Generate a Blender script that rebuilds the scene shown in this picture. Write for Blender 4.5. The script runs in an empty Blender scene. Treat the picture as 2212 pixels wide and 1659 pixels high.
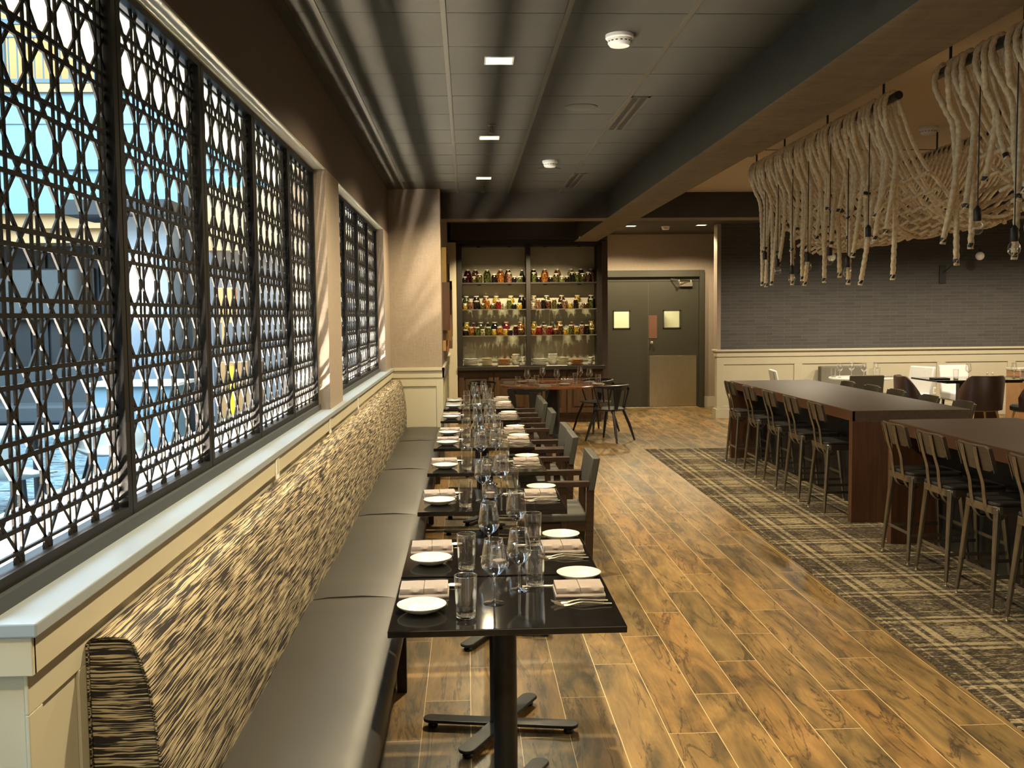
import bpy, math, random
from mathutils import Vector, Matrix
random.seed(7)
PI = math.pi
sc = bpy.context.scene
col = sc.collection

# ------------------------------------------------------------------ camera
F, YAW, PITCH, ROLL, CAMZ = 2135.6, 4.47e-2, -6.903e-2, -9.84e-3, 1.75
fw = Vector((math.sin(YAW)*math.cos(PITCH), math.cos(YAW)*math.cos(PITCH), math.sin(PITCH)))
rt = Vector((math.cos(YAW), -math.sin(YAW), 0)); up = rt.cross(fw)
r2 = rt*math.cos(ROLL)+up*math.sin(ROLL); u2 = -rt*math.sin(ROLL)+up*math.cos(ROLL)
cd = bpy.data.cameras.new('camera'); cam = bpy.data.objects.new('camera', cd); col.objects.link(cam)
cd.sensor_width = 36; cd.sensor_fit = 'HORIZONTAL'; cd.lens = F*36/2212; cd.clip_start = .05; cd.clip_end = 200
m = Matrix((r2, u2, -fw)).transposed().to_4x4(); m.translation = Vector((0, 0, CAMZ)); cam.matrix_world = m
sc.camera = cam
sc.cycles.max_bounces = 24; sc.cycles.transmission_bounces = 20; sc.cycles.transparent_max_bounces = 24; sc.cycles.glossy_bounces = 6; sc.cycles.diffuse_bounces = 5
# ------------------------------------------------------------------ world / exposure
w = bpy.data.worlds.new('world'); sc.world = w; w.use_nodes = True
w.node_tree.nodes['Background'].inputs[0].default_value = (.55, .75, 1, 1)
w.node_tree.nodes['Background'].inputs[1].default_value = .3
vs = sc.view_settings; vs.view_transform = 'Standard'; vs.look = 'None'; vs.gamma = 1; vs.use_curve_mapping = False; vs.exposure = 1.05
WARM = (1, .81, .50)
def area(name, loc, size, power, color, rot=(0, 0, 0), spread=PI):
    l = bpy.data.lights.new(name, 'AREA'); l.shape = 'RECTANGLE'; l.size, l.size_y = size; l.energy = power; l.color = color; l.spread = spread
    o = bpy.data.objects.new(name, l); o.location = loc; o.rotation_euler = rot; col.objects.link(o); return o
def spot(name, loc, power, color=WARM, ang=110, blend=.6, rad=.04, rot=(0, 0, 0), parent=None):
    l = bpy.data.lights.new(name, 'SPOT'); l.energy = power; l.color = color; l.spot_size = math.radians(ang); l.spot_blend = blend; l.shadow_soft_size = rad
    o = bpy.data.objects.new(name, l); o.location = loc; o.rotation_euler = rot; col.objects.link(o)
    if parent: o.parent = parent
    return o
# skylight of the atrium beyond the windows
area('atrium_skylight', (-5.0, 6.5, 8.8), (7, 17), 4000, (.52, .78, 1))
# unseen fill added on the atrium's far side, blue light for the sill
area('atrium_blue_fill', (-11.8, 5.5, 5.2), (15, 5), 800, (.45, .77, 1), rot=(0, -PI/2, 0))
# unseen fill panels added for ambient light, right half and behind the camera
area('room_fill', (6.8, 6.0, 3.18), (3.5, 6), 115, (1, .82, .56))
area('room_fill', (1.0, -1.4, 3.18), (3, 1.5), 12, WARM)

# ------------------------------------------------------------------ materials
def lin(c):
    return tuple(((x/12.92) if x <= .04045 else ((x+.055)/1.055)**2.4) for x in c)
class N:
    """tiny node helper"""
    def __init__(s, name):
        s.m = bpy.data.materials.new(name); s.m.use_nodes = True; s.t = s.m.node_tree; s.b = s.t.nodes['Principled BSDF']
    def n(s, typ, **kw):
        x = s.t.nodes.new(typ)
        for k, v in kw.items(): setattr(x, k, v)
        return x
    def l(s, a, b): s.t.links.new(a, b)
    def val(s, inp, v):
        if hasattr(v, 'links') or hasattr(v, 'is_linked'): s.l(v, inp)
        else: inp.default_value = v
    def math(s, op, a, b=0.0, c=0.0):
        x = s.n('ShaderNodeMath', operation=op); s.val(x.inputs[0], a); s.val(x.inputs[1], b); s.val(x.inputs[2], c); return x.outputs[0]
    def obj(s): 
        if not hasattr(s, '_tc'): s._tc = s.n('ShaderNodeTexCoord')
        return s._tc.outputs['Object']
    def geo(s):
        if not hasattr(s, '_g'): s._g = s.n('ShaderNodeNewGeometry')
        return s._g.outputs['Position']
    def sep(s, v): x = s.n('ShaderNodeSeparateXYZ'); s.l(v, x.inputs[0]); return x.outputs
    def comb(s, a, b, c):
        x = s.n('ShaderNodeCombineXYZ')
        for i, v in enumerate((a, b, c)): s.val(x.inputs[i], v)
        return x.outputs[0]
    def map(s, v, scale=(1, 1, 1), loc=(0, 0, 0)):
        x = s.n('ShaderNodeMapping'); s.l(v, x.inputs[0]); x.inputs['Scale'].default_value = scale; x.inputs['Location'].default_value = loc; return x.outputs[0]
    def noise(s, v, scale=5, detail=3, rough=.5, dist=0):
        x = s.n('ShaderNodeTexNoise'); s.l(v, x.inputs['Vector']); x.inputs['Scale'].default_value = scale; x.inputs['Detail'].default_value = detail; x.inputs['Roughness'].default_value = rough; x.inputs['Distortion'].default_value = dist; return x.outputs[0]
    def ramp(s, v, stops, interp='LINEAR'):
        x = s.n('ShaderNodeValToRGB'); s.l(v, x.inputs[0]); r = x.color_ramp; r.interpolation = interp
        while len(r.elements) < len(stops): r.elements.new(.5)
        for e, (p, c) in zip(r.elements, stops): e.position = p; e.color = (*c, 1)
        return x.outputs[0]
    def mix(s, f, a, b, typ='MIX'):
        x = s.n('ShaderNodeMix', data_type='RGBA', blend_type=typ); s.val(x.inputs[0], f)
        for i, v in ((6, a), (7, b)):
            if isinstance(v, tuple): x.inputs[i].default_value = (*v, 1)
            else: s.l(v, x.inputs[i])
        return x.outputs[2]
    def bump(s, h, strength=.3, dist=.01):
        x = s.n('ShaderNodeBump'); x.inputs['Strength'].default_value = strength; x.inputs['Distance'].default_value = dist; s.l(h, x.inputs['Height']); s.l(x.outputs[0], s.b.inputs['Normal'])
    def done(s, color=None, rough=.5, metal=0, spec=None, **kw):
        if color is not None:
            if isinstance(color, tuple): s.b.inputs['Base Color'].default_value = (*color, 1)
            else: s.l(color, s.b.inputs['Base Color'])
        s.val(s.b.inputs['Roughness'], rough); s.val(s.b.inputs['Metallic'], metal)
        if spec is not None: s.b.inputs['Specular IOR Level'].default_value = spec
        return s.m
def varied(name, c, amt=.12, scale=8, rough=.5, metal=0, bump=0, spec=None, stretch=(1, 1, 1)):
    x = N(name); v = x.noise(x.map(x.obj(), stretch), scale, 4)
    a = tuple(k*(1-amt) for k in c); b = tuple(min(1, k*(1+amt)) for k in c)
    cc = x.ramp(v, [(.3, a), (.7, b)])
    if bump: x.bump(v, bump, .004)
    return x.done(cc, rough, metal, spec)
M = {}
M['cream'] = varied('cream_paint', (.47, .43, .315), .03, 3, .45)
M['sill'] = varied('sill_daylight_tint', (.27, .31, .34), .03, 3, .35)  # blue cast of the daylight is mixed into the sill's base colour
M['white'] = varied('white_plastic', (.75, .74, .70), .02, 3, .4)
M['darkgap'] = varied('dark_reveal', (.02, .02, .017), .05, 3, .7)
M['blackmetal'] = varied('black_powder_coat', (.018, .018, .018), .2, 30, .45, .3)
M['screen'] = varied('screen_bronze_black', (.009, .008, .0075), .15, 20, .5, 0, 0, .2)
M['tabletop'] = varied('black_gloss_tabletop', (.007, .006, .0055), .2, 20, .07)
M['chairwood'] = varied('dark_walnut', (.026, .013, .008), .3, 12, .35, stretch=(1, 8, 8))
M['chairfab'] = varied('charcoal_vinyl', (.038, .037, .030), .1, 40, .55, bump=.1)
M['blackwood'] = varied('ebonised_wood', (.012, .012, .014), .2, 12, .35)
M['seatleather'] = varied('taupe_leather', (.030, .0285, .025), .06, 5, .44, bump=.1)
M['basewood'] = varied('bench_base_wood', (.03, .015, .01), .2, 10, .5)
M['napkin'] = varied('taupe_linen', (.24, .195, .165), .05, 60, .85, bump=.15)
M['darknapkin'] = varied('black_linen', (.02, .02, .022), .05, 60, .8)
M['china'] = varied('white_china', (.60, .58, .50), .01, 3, .12)
M['steel'] = varied('polished_steel', (.80, .74, .62), .03, 8, .30, 1)
M['brushed'] = N('brushed_steel_plate'); _x = M['brushed']; _v = _x.noise(_x.map(_x.obj(), (60, 60, 1.2)), 3, 5); _x.bump(_v, .15, .01)
M['brushed'] = _x.done(_x.ramp(_v, [(.3, (.50, .46, .36)), (.7, (.60, .55, .43))]), .24, .95)
M['gunmetal'] = varied('gunmetal_steel', (.28, .26, .225), .12, 14, .26, .95)
M['stoolseat'] = varied('black_stained_seat', (.014, .012, .011), .2, 8, .6)
M['stoolback'] = varied('weathered_oak_back', (.060, .043, .025), .25, 10, .5, stretch=(1, 1, 9))
M['cable'] = varied('black_cable', (.01, .01, .01), .05, 8, .5)
M['doorpaint'] = varied('dark_olive_door_paint', (.040, .037, .024), .04, 3, .45)
M['copper'] = varied('copper_push_plate', (.42, .22, .15), .05, 6, .3, .8)
M['brass'] = varied('brass', (.6, .42, .16), .1, 6, .3, 1)
M['lid'] = varied('tin_lid', (.75, .70, .55), .05, 6, .3, .7)
M['marble'] = varied('pale_marble', (.78, .76, .68), .08, 4, .2)
M['whitefab'] = varied('pale_grey_fabric', (.62, .62, .60), .05, 50, .8)
M['greyfab'] = varied('taupe_grey_fabric', (.14, .125, .10), .08, 50, .8)
M['leatherbrown'] = varied('brown_leather', (.05, .022, .012), .15, 8, .4)
M['leatherblue'] = varied('dark_slate_leather', (.035, .045, .05), .1, 8, .35)
M['tan'] = varied('tan_wood', (.35, .18, .07), .1, 8, .4)
M['darkceil'] = varied('dark_soffit_paint', (.045, .036, .026), .06, 3, .7)
M['beamside'] = varied('olive_beam_paint', (.036, .031, .018), .08, 3, .7)
M['creamceil'] = varied('cream_ceiling_paint', (.60, .49, .34), .03, 2, .8)

def emis(name, c, s):
    x = N(name); x.b.inputs['Base Color'].default_value = (.0, .0, .0, 1); x.b.inputs['Emission Color'].default_value = (*c, 1); x.b.inputs['Emission Strength'].default_value = s; return x.m
M['lampface'] = emis('downlight_diffuser', (1, .80, .45), 3.2)
M['strip'] = emis('led_strip', (1, .88, .70), 950)
M['globe'] = varied('opal_globe_glass', (.80, .77, .68), .01, 3, .2)
M['wallglow'] = emis('atrium_sconce_glow', (1, .93, .8), 6)
M['spotglow'] = emis('atrium_lamp_glow', (1, .85, .6), 5)

def glass_thin(name, tint=(1, 1, 1), base=.05, edge=.75, power=1.7, refr=0):
    x = N(name); nt = x.t; out = nt.nodes['Material Output']
    tr = x.n('ShaderNodeBsdfTransparent'); tr.inputs[0].default_value = (*tint, 1)
    gl = x.n('ShaderNodeBsdfGlossy'); gl.inputs['Roughness'].default_value = .02; gl.inputs[0].default_value = (.95, .97, 1, 1)
    lw = x.n('ShaderNodeLayerWeight'); lw.inputs[0].default_value = .35
    f = x.math('MULTIPLY_ADD', x.math('POWER', lw.outputs['Facing'], power), edge, base)
    mx = x.n('ShaderNodeMixShader'); x.l(f, mx.inputs[0]); 
    if refr:
        rf = x.n('ShaderNodeBsdfRefraction'); rf.inputs['IOR'].default_value = 1.45; rf.inputs['Roughness'].default_value = 0; m2 = x.n('ShaderNodeMixShader'); m2.inputs[0].default_value = refr; x.l(tr.outputs[0], m2.inputs[1]); x.l(rf.outputs[0], m2.inputs[2]); x.l(m2.outputs[0], mx.inputs[1])
    else: x.l(tr.outputs[0], mx.inputs[1])
    x.l(gl.outputs[0], mx.inputs[2]); x.l(mx.outputs[0], out.inputs[0])
    return x.m
M['glass'] = glass_thin('clear_glass', (.995, .995, .995), .065, 1.0, 2.2)
M['glassrim'] = glass_thin('fire_polished_rim', (1, 1, 1), .38, .6, 1.5)
M['shelfglass'] = glass_thin('shelf_glass', (.85, .9, .85), .06, .5)
x = N('thick_glass'); x.b.inputs['Transmission Weight'].default_value = 1; x.b.inputs['IOR'].default_value = 1.45
M['glassthick'] = x.done((.97, 1, .98), .01)

# wood-look plank floor
x = N('wood_look_plank_tile'); p = x.sep(x.geo()); PW = .2062; PL = 1.255
rx = x.math('DIVIDE', x.math('SUBTRACT', p[0], .819), PW); row = x.math('FLOOR', rx); fx = x.math('SUBTRACT', rx, row)
r3 = x.math('FLOORED_MODULO', row, 3.0)
ry = x.math('DIVIDE', x.math('SUBTRACT', x.math('SUBTRACT', p[1], 3.99), x.math('MULTIPLY', r3, PL/3)), PL); pi_ = x.math('FLOOR', ry); fy = x.math('SUBTRACT', ry, pi_)
ex = x.math('MULTIPLY', x.math('MINIMUM', fx, x.math('SUBTRACT', 1.0, fx)), PW); ey = x.math('MULTIPLY', x.math('MINIMUM', fy, x.math('SUBTRACT', 1.0, fy)), PL)
grout = x.math('LESS_THAN', x.math('MINIMUM', ex, ey), .0017)
wn = x.n('ShaderNodeTexWhiteNoise', noise_dimensions='2D'); x.l(x.comb(row, pi_, 0), wn.inputs['Vector']); rnd = wn.outputs['Value']
off = x.math('MULTIPLY', rnd, 37.0)
v1 = x.comb(x.math('MULTIPLY', p[0], 5.5), x.math('ADD', x.math('MULTIPLY', p[1], 1.3), off), off)
big = x.noise(v1, 1.3, 4, .6, .8)
v2 = x.comb(x.math('MULTIPLY', p[0], 70.0), x.math('ADD', x.math('MULTIPLY', p[1], 6.0), off), off)
fine = x.noise(v2, 1.0, 5, .65, .6)
v3 = x.comb(x.math('MULTIPLY', p[0], 9.0), x.math('ADD', x.math('MULTIPLY', p[1], 1.1), off), off)
crack = x.noise(v3, 1.0, 5, .6, 1.2)
c1 = x.ramp(big, [(.33, (.075, .060, .034)), (.45, (.17, .118, .052)), (.58, (.28, .185, .074)), (.75, (.35, .24, .10))])
tint = x.ramp(rnd, [(0, (.70, .70, .70)), (.5, (1, .95, .9)), (1, (1.0, .86, .75))])
c2 = x.mix(1.0, c1, tint, 'MULTIPLY')
c3 = x.mix(x.math('MULTIPLY', x.math('SUBTRACT', fine, .42), 1.3), c2, (.10, .062, .028))
ck = x.math('SUBTRACT', 1.0, x.math('MINIMUM', x.math('MULTIPLY', x.math('ABSOLUTE', x.math('SUBTRACT', crack, .56)), 38.0), 1.0))
c4 = x.mix(x.math('MULTIPLY', ck, .8), c3, (.03, .022, .015))
c5 = x.mix(grout, c4, (.62, .47, .25))
x.bump(x.math('SUBTRACT', 1.0, grout), .25, .002)
M['floor'] = x.done(c5, x.math('MULTIPLY_ADD', fine, .2, .28), 0, .45)

# plaid carpet
x = N('plaid_carpet'); p = x.sep(x.geo())
def plaid(c, off_, per):
    t = x.math('ABSOLUTE', x.math('SUBTRACT', x.math('FLOORED_MODULO', x.math('ADD', c, off_), per), per/2))
    def band(a, b): return x.math('MULTIPLY', x.math('GREATER_THAN', t, a), x.math('LESS_THAN', t, b))
    f = x.math('ADD', x.math('MULTIPLY', band(-.1, .10), .20), x.math('MULTIPLY', band(.115, .15), .05))
    f = x.math('ADD', f, x.math('MULTIPLY', band(.17, .213), .46)); f = x.math('ADD', f, x.math('MULTIPLY', band(.245, .278), .44)); return x.math('ADD', f, x.math('MULTIPLY', band(.36, .375), .25))
fxx = plaid(p[0], -2.70+.48, .96); fyy = plaid(p[1], -5.17+.4875, .975)
dens = x.math('ADD', x.math('MAXIMUM', fxx, fyy), x.math('MULTIPLY', x.math('MINIMUM', fxx, fyy), 2.2))
n1 = x.noise(x.comb(x.math('MULTIPLY', p[0], 17.0), x.math('MULTIPLY', p[1], 52.0), 0), 1.0, 3, .7, 1.8)
n2 = x.noise(x.comb(x.math('MULTIPLY', x.math('ADD', p[0], p[1]), 9.0), x.math('MULTIPLY', p[1], 9.0), 0), 1.0, 2)
fac = x.math('ADD', x.math('MULTIPLY', x.math('SUBTRACT', n1, .5), 3.6), x.math('ADD', x.math('MULTIPLY', dens, 1.05), x.math('MULTIPLY', n2, .25)))
cc = x.ramp(fac, [(.05, (.035, .028, .022)), (.45, (.10, .082, .058)), (.75, (.27, .22, .14)), (1, (.36, .295, .185))])
x.bump(x.noise(x.geo(), 240, 2), .5, .004)
M['carpet'] = x.done(cc, .95, 0, .1)

# wallpaper (woven)
def weave(name, c, amt=.10):
    x = N(name); a = x.noise(x.map(x.geo(), (25, 25, 220)), 1, 3); b = x.noise(x.map(x.geo(), (160, 160, 14)), 1, 3)
    s = x.math('ADD', x.math('MULTIPLY', a, .5), x.math('MULTIPLY', b, .5)); x.bump(s, .12, .002)
    return x.done(x.ramp(s, [(.3, tuple(k*(1-amt*2) for k in c)), (.5, c), (.7, tuple(k*(1+amt*2) for k in c))]), .75)
M['paper'] = weave('woven_wallpaper', (.27, .215, .165))
M['papershade'] = weave('shaded_wallpaper', (.115, .082, .068), .04)  # same wallpaper, darkened for the unlit wall above the windows
# ceiling tile
x = N('ceiling_tile'); v = x.noise(x.geo(), 260, 2); v2 = x.noise(x.geo(), 1.2, 2)
M['ceil'] = x.done(x.mix(.35, x.ramp(v, [(.3, (.030, .0275, .018)), (.7, (.046, .042, .028))]), x.ramp(v2, [(.3, (.030, .028, .019)), (.7, (.048, .042, .028))])), .85)
M['grid'] = varied('ceiling_grid', (.055, .049, .033), .05, 5, .5)
# concrete beam underside
x = N('limewashed_beam'); v = x.noise(x.map(x.geo(), (3, 1.2, 3)), 2.0, 6, .65, .8); v2 = x.noise(x.map(x.geo(), (2, 14, 2)), 1.5, 4, .6)
M['beam'] = x.done(x.mix(.35, x.ramp(v, [(.3, (.12, .085, .045)), (.6, (.20, .15, .085)), (.8, (.24, .19, .11))]), x.ramp(v2, [(.35, (.11, .08, .045)), (.65, (.22, .17, .10))])), .7)
# thin brick wall
x = N('thin_brick_tile'); p = x.sep(x.geo()); b = x.n('ShaderNodeTexBrick'); x.l(x.comb(p[0], p[2], 0), b.inputs['Vector'])
for k, v_ in dict(Scale=1.0).items(): b.inputs[k].default_value = v_
b.inputs['Mortar Size'].default_value = .0035; b.inputs['Mortar Smooth'].default_value = .3; b.inputs['Brick Width'].default_value = .30; b.inputs['Row Height'].default_value = .055; b.offset = .37; b.inputs['Bias'].default_value = 0
b.inputs['Color1'].default_value = (.043, .042, .041, 1); b.inputs['Color2'].default_value = (.064, .062, .058, 1); b.inputs['Mortar'].default_value = (.115, .10, .085, 1)
nv = x.noise(x.map(x.geo(), (3, 3, 60)), 1.5, 3)
M['brick'] = x.done(x.mix(.25, b.outputs[0], x.ramp(nv, [(.3, (.038, .035, .033)), (.7, (.092, .082, .073))])), .75); x.bump(b.outputs['Fac'], -.2, .004)
# banquette back fabric
x = N('stria_weave'); gs = x.sep(x.geo()); x.geo(); ny = x.math('ABSOLUTE', x.sep(x._g.outputs['True Normal'])[1]); end = x.math('GREATER_THAN', ny, .6)
across = x.math('SUBTRACT', gs[2], x.math('MULTIPLY', gs[0], x.math('MULTIPLY', x.math('SUBTRACT', 1.0, end), .8)))
along = x.math('ADD', gs[1], x.math('MULTIPLY', x.math('MULTIPLY', gs[0], end), 1.6)); wv = x.noise(x.map(x.geo(), (5, 4, 5)), 2.0, 2)
g2 = x.comb(x.math('MULTIPLY', along, 3.8), x.math('ADD', x.math('MULTIPLY', across, 225.0), x.math('MULTIPLY', wv, 2.5)), 0)
v = x.noise(g2, 1.0, 2, .6, .25); blot = x.noise(x.comb(x.math('MULTIPLY', along, 7.0), x.math('MULTIPLY', across, 45.0), 0), 1.0, 2)
s = x.math('ADD', v, x.math('MULTIPLY', x.math('SUBTRACT', blot, .5), .30))
M['stria'] = x.done(x.ramp(s, [(.485, (.012, .009, .008)), (.508, (.022, .016, .013)), (.524, (.40, .325, .20)), (.60, (.48, .40, .255))]), .72); x.bump(s, .35, .004)
# high-table wood
x = N('ash_brown_tabletop'); v = x.noise(x.map(x.geo(), (22, 1.5, 22)), 1.5, 5, .6, .4)
M['hightop'] = x.done(x.ramp(v, [(.3, (.055, .036, .024)), (.7, (.085, .058, .040))]), .42)
x = N('walnut_panel'); v = x.noise(x.map(x.geo(), (20, 20, 1.5)), 1.5, 5, .6, .4)
M['walnut'] = x.done(x.ramp(v, [(.3, (.045, .018, .008)), (.7, (.085, .035, .015))]), .45)
x = N('round_table_wood'); v = x.noise(x.map(x.geo(), (2, 14, 2)), 2, 4)
M['roundwood'] = x.done(x.ramp(v, [(.3, (.16, .055, .020)), (.7, (.28, .10, .04))]), .16)
x = N('cabinet_wood'); v = x.noise(x.map(x.geo(), (18, 18, 1.2)), 1.5, 5, .6, .4)
M['cabinet'] = x.done(x.ramp(v, [(.3, (.035, .017, .008)), (.7, (.075, .038, .017))]), .4)
M['cabdark'] = varied('cabinet_frame', (.012, .008, .005), .2, 8, .5)
M['cabback'] = varied('satin_backsplash', (.34, .31, .235), .05, 4, .28, .0)
M['rope'] = varied('manila_rope', (.66, .53, .35), .2, 55, .85, bump=.2)
M['tape'] = varied('black_tape', (.012, .012, .012), .1, 8, .5)
# atrium
M['at_blue'] = varied('sky_blue_panel', (.14, .235, .30), .03, 1, .6)
M['at_orange'] = varied('ochre_wall', (.40, .23, .09), .05, 1, .7)
M['at_cream_warm'] = varied('warm_tinted_cream', (.46, .29, .14), .03, 1, .7)  # cream pushed to ochre, standing in for warm light missing in the atrium
M['at_red'] = varied('red_brown_ceiling', (.30, .07, .035), .05, 1, .7)
M['at_rail'] = varied('blue_grey_rail', (.06, .10, .12), .05, 5, .5)
M['at_dark'] = varied('slate_panel', (.013, .016, .020), .1, 2, .6)
M['at_grey'] = varied('slate_upholstery', (.035, .042, .048), .05, 3, .7)
M['at_lilac'] = varied('pale_stone_wall', (.20, .185, .185), .04, 1, .7)
M['at_paleblue'] = varied('pale_blue_column', (.14, .175, .215), .04, 1, .6)
M['at_table'] = varied('pale_blue_tabletop', (.26, .38, .43), .03, 2, .3)
M['at_chair'] = varied('pale_shell', (.30, .32, .31), .03, 2, .35)
x = N('lobby_carpet'); v = x.noise(x.map(x.geo(), (1.1, 5.5, 1), (0, 0, 0)), 1.0, 2, .5, 2.5)
M['at_floor'] = x.done(x.ramp(v, [(.38, (.010, .014, .018)), (.44, (.20, .29, .33)), (.47, (.012, .018, .022)), (.50, (.22, .31, .35)), (.53, (.012, .018, .022)), (.58, (.20, .28, .32)), (.61, (.012, .018, .022))]), .8)
M['yellow'] = varied('yellow_sign', (.85, .50, .02), .03, 2, .5)

# ------------------------------------------------------------------ mesh helpers
class MB:
    def __init__(s): s.v = []; s.f = []
    def add(s, vs_, fs):
        o = len(s.v); s.v += [tuple(q) for q in vs_]; s.f += [tuple(i+o for i in f) for f in fs]; return s
    def box(s, x0, y0, z0, x1, y1, z1):
        if x0 > x1: x0, x1 = x1, x0
        if y0 > y1: y0, y1 = y1, y0
        if z0 > z1: z0, z1 = z1, z0
        return s.add([(x0, y0, z0), (x1, y0, z0), (x1, y1, z0), (x0, y1, z0), (x0, y0, z1), (x1, y0, z1), (x1, y1, z1), (x0, y1, z1)],
                     [(0, 3, 2, 1), (4, 5, 6, 7), (0, 1, 5, 4), (1, 2, 6, 5), (2, 3, 7, 6), (3, 0, 4, 7)])
    def bar(s, a, b, w_, t, side=None, w2=None, t2=None):
        """rectangular bar from a to b; width w_ along side, thickness t"""
        a = Vector(a); b = Vector(b); d = (b-a).normalized()
        sd = Vector(side) if side else (Vector((0, 0, 1)) if abs(d.z) < .9 else Vector((1, 0, 0)))
        sd = (sd-d*sd.dot(d)).normalized(); n = d.cross(sd)
        w2 = w_ if w2 is None else w2; t2 = t if t2 is None else t2
        vs_ = []
        for q, ww, tt in ((a, w_, t), (b, w2, t2)):
            for i, j in ((-1, -1), (1, -1), (1, 1), (-1, 1)): vs_.append(q+sd*(i*ww/2)+n*(j*tt/2))
        return s.add(vs_, [(0, 1, 2, 3), (7, 6, 5, 4), (0, 4, 5, 1), (1, 5, 6, 2), (2, 6, 7, 3), (3, 7, 4, 0)])
    def tube(s, pts, r, n=10, cap=True, rs=None, sc_=(1, 1)):
        pts = [Vector(p_) for p_ in pts]; k = len(pts); vs_ = []; prev = None
        for i, q in enumerate(pts):
            d = (pts[min(i+1, k-1)]-pts[max(i-1, 0)]).normalized()
            if prev is None:
                a = Vector((0, 0, 1)) if abs(d.z) < .9 else Vector((1, 0, 0)); prev = (a-d*a.dot(d)).normalized()
            prev = (prev-d*prev.dot(d)).normalized(); b_ = d.cross(prev); rr = rs[i] if rs else r
            for j in range(n):
                t = 2*PI*j/n; vs_.append(q+prev*(rr*sc_[0]*math.cos(t))+b_*(rr*sc_[1]*math.sin(t)))
        fs = [(i*n+j, i*n+(j+1) % n, (i+1)*n+(j+1) % n, (i+1)*n+j) for i in range(k-1) for j in range(n)]
        if cap: fs += [tuple(range(n-1, -1, -1)), tuple((k-1)*n+j for j in range(n))]
        return s.add(vs_, fs)
    def rope(s, pts, r, pitch=.048, step=.011, n=12, ph=0.0):
        P = resample(pts, step); k = len(P); vs_ = []; prev = None; L = 0
        for i, q in enumerate(P):
            if i: L += (q-P[i-1]).length
            d = (P[min(i+1, k-1)]-P[max(i-1, 0)]).normalized()
            if prev is None:
                a = Vector((0, 1, 0)) if abs(d.y) < .9 else Vector((1, 0, 0)); prev = (a-d*a.dot(d)).normalized()
            prev = (prev-d*prev.dot(d)).normalized(); b_ = d.cross(prev); tw = 2*PI*L/pitch/1.0*.333+ph
            for j in range(n):
                t = 2*PI*j/n; rr = r*(.70+.34*abs(math.cos(1.5*(t-tw)))); vs_.append(q+prev*(rr*math.cos(t))+b_*(rr*math.sin(t)))
        fs = [(i*n+j, i*n+(j+1) % n, (i+1)*n+(j+1) % n, (i+1)*n+j) for i in range(k-1) for j in range(n)]
        fs += [tuple(range(n-1, -1, -1)), tuple((k-1)*n+j for j in range(n))]
        return s.add(vs_, fs)
    def lathe(s, prof, n=24, c=(0, 0, 0)):
        k = len(prof); vs_ = []
        for r, z in prof:
            for j in range(n):
                t = 2*PI*j/n; vs_.append((c[0]+r*math.cos(t), c[1]+r*math.sin(t), c[2]+z))
        fs = [(i*n+j, i*n+(j+1) % n, (i+1)*n+(j+1) % n, (i+1)*n+j) for i in range(k-1) for j in range(n)]
        fs.append(tuple(range(n-1, -1, -1))); fs.append(tuple((k-1)*n+j for j in range(n)))
        return s.add(vs_, fs)
    def prism(s, poly, y0, y1, axis='y'):
        """poly in (x,z) extruded along y (axis='y'), (x,y) along z ('z'), (y,z) along x ('x')"""
        k = len(poly)
        def P(a, b, c): return {'y': (a, c, b), 'z': (a, b, c), 'x': (c, a, b)}[axis]
        vs_ = [P(a, b, y0) for a, b in poly]+[P(a, b, y1) for a, b in poly]
        fs = [tuple(range(k)), tuple(range(2*k-1, k-1, -1))]+[(i, i+k, (i+1) % k+k, (i+1) % k) for i in range(k)]
        return s.add(vs_, fs)
    def xf(s, mat): s.v = [tuple(mat @ Vector(q)) for q in s.v]; return s
    def merge(s, o): return s.add(o.v, o.f)
    def build(s, name, mat, parent=None, smooth=None, bevel=0, seg=2, sub=0):
        me = bpy.data.meshes.new(name); me.from_pydata(s.v, [], s.f)
        import bmesh
        bm = bmesh.new(); bm.from_mesh(me); bmesh.ops.recalc_face_normals(bm, faces=bm.faces[:]); bm.to_mesh(me); bm.free()
        me.materials.append(M[mat] if isinstance(mat, str) else mat)
        o = bpy.data.objects.new(name, me); col.objects.link(o)
        if parent: o.parent = parent
        if bevel:
            md = o.modifiers.new('edge', 'BEVEL'); md.width = bevel; md.segments = seg; md.limit_method = 'ANGLE'; md.angle_limit = math.radians(35)
        if sub: md = o.modifiers.new('soft', 'SUBSURF'); md.levels = sub; md.render_levels = sub
        if smooth is not None:
            for q in me.polygons: q.use_smooth = True
            if smooth < 180: me.set_sharp_from_angle(angle=math.radians(smooth))
        return o
def resample(pts, step):
    # Catmull-Rom smooth then even spacing
    P = [Vector(p_) for p_ in pts]
    if len(P) > 2:
        Q = []
        for i in range(len(P)-1):
            a, b, c, d = P[max(i-1, 0)], P[i], P[i+1], P[min(i+2, len(P)-1)]
            for j in range(10):
                t = j/10; Q.append(.5*((2*b)+(c-a)*t+(2*a-5*b+4*c-d)*t*t+(-a+3*b-3*c+d)*t**3))
        Q.append(P[-1]); P = Q
    out = [P[0]]; acc = 0
    for i in range(1, len(P)):
        seg = (P[i]-P[i-1]).length
        if seg == 0: continue
        pos = step-acc
        while pos <= seg: out.append(P[i-1].lerp(P[i], pos/seg)); pos += step
        acc = seg-(pos-step)
    if (out[-1]-P[-1]).length > step*.3: out.append(P[-1])
    return out
def tag(o, label=None, cat=None, group=None, kind=None):
    for k, v in (('label', label), ('category', cat), ('group', group), ('kind', kind)):
        if v: o[k] = v
    return o
def thing(name, loc, rz=0, label=None, cat=None, group=None):
    o = bpy.data.objects.new(name, None); o.empty_display_size = .1; col.objects.link(o); o.location = loc; o.rotation_euler = (0, 0, rz); return tag(o, label, cat, group)
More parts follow.
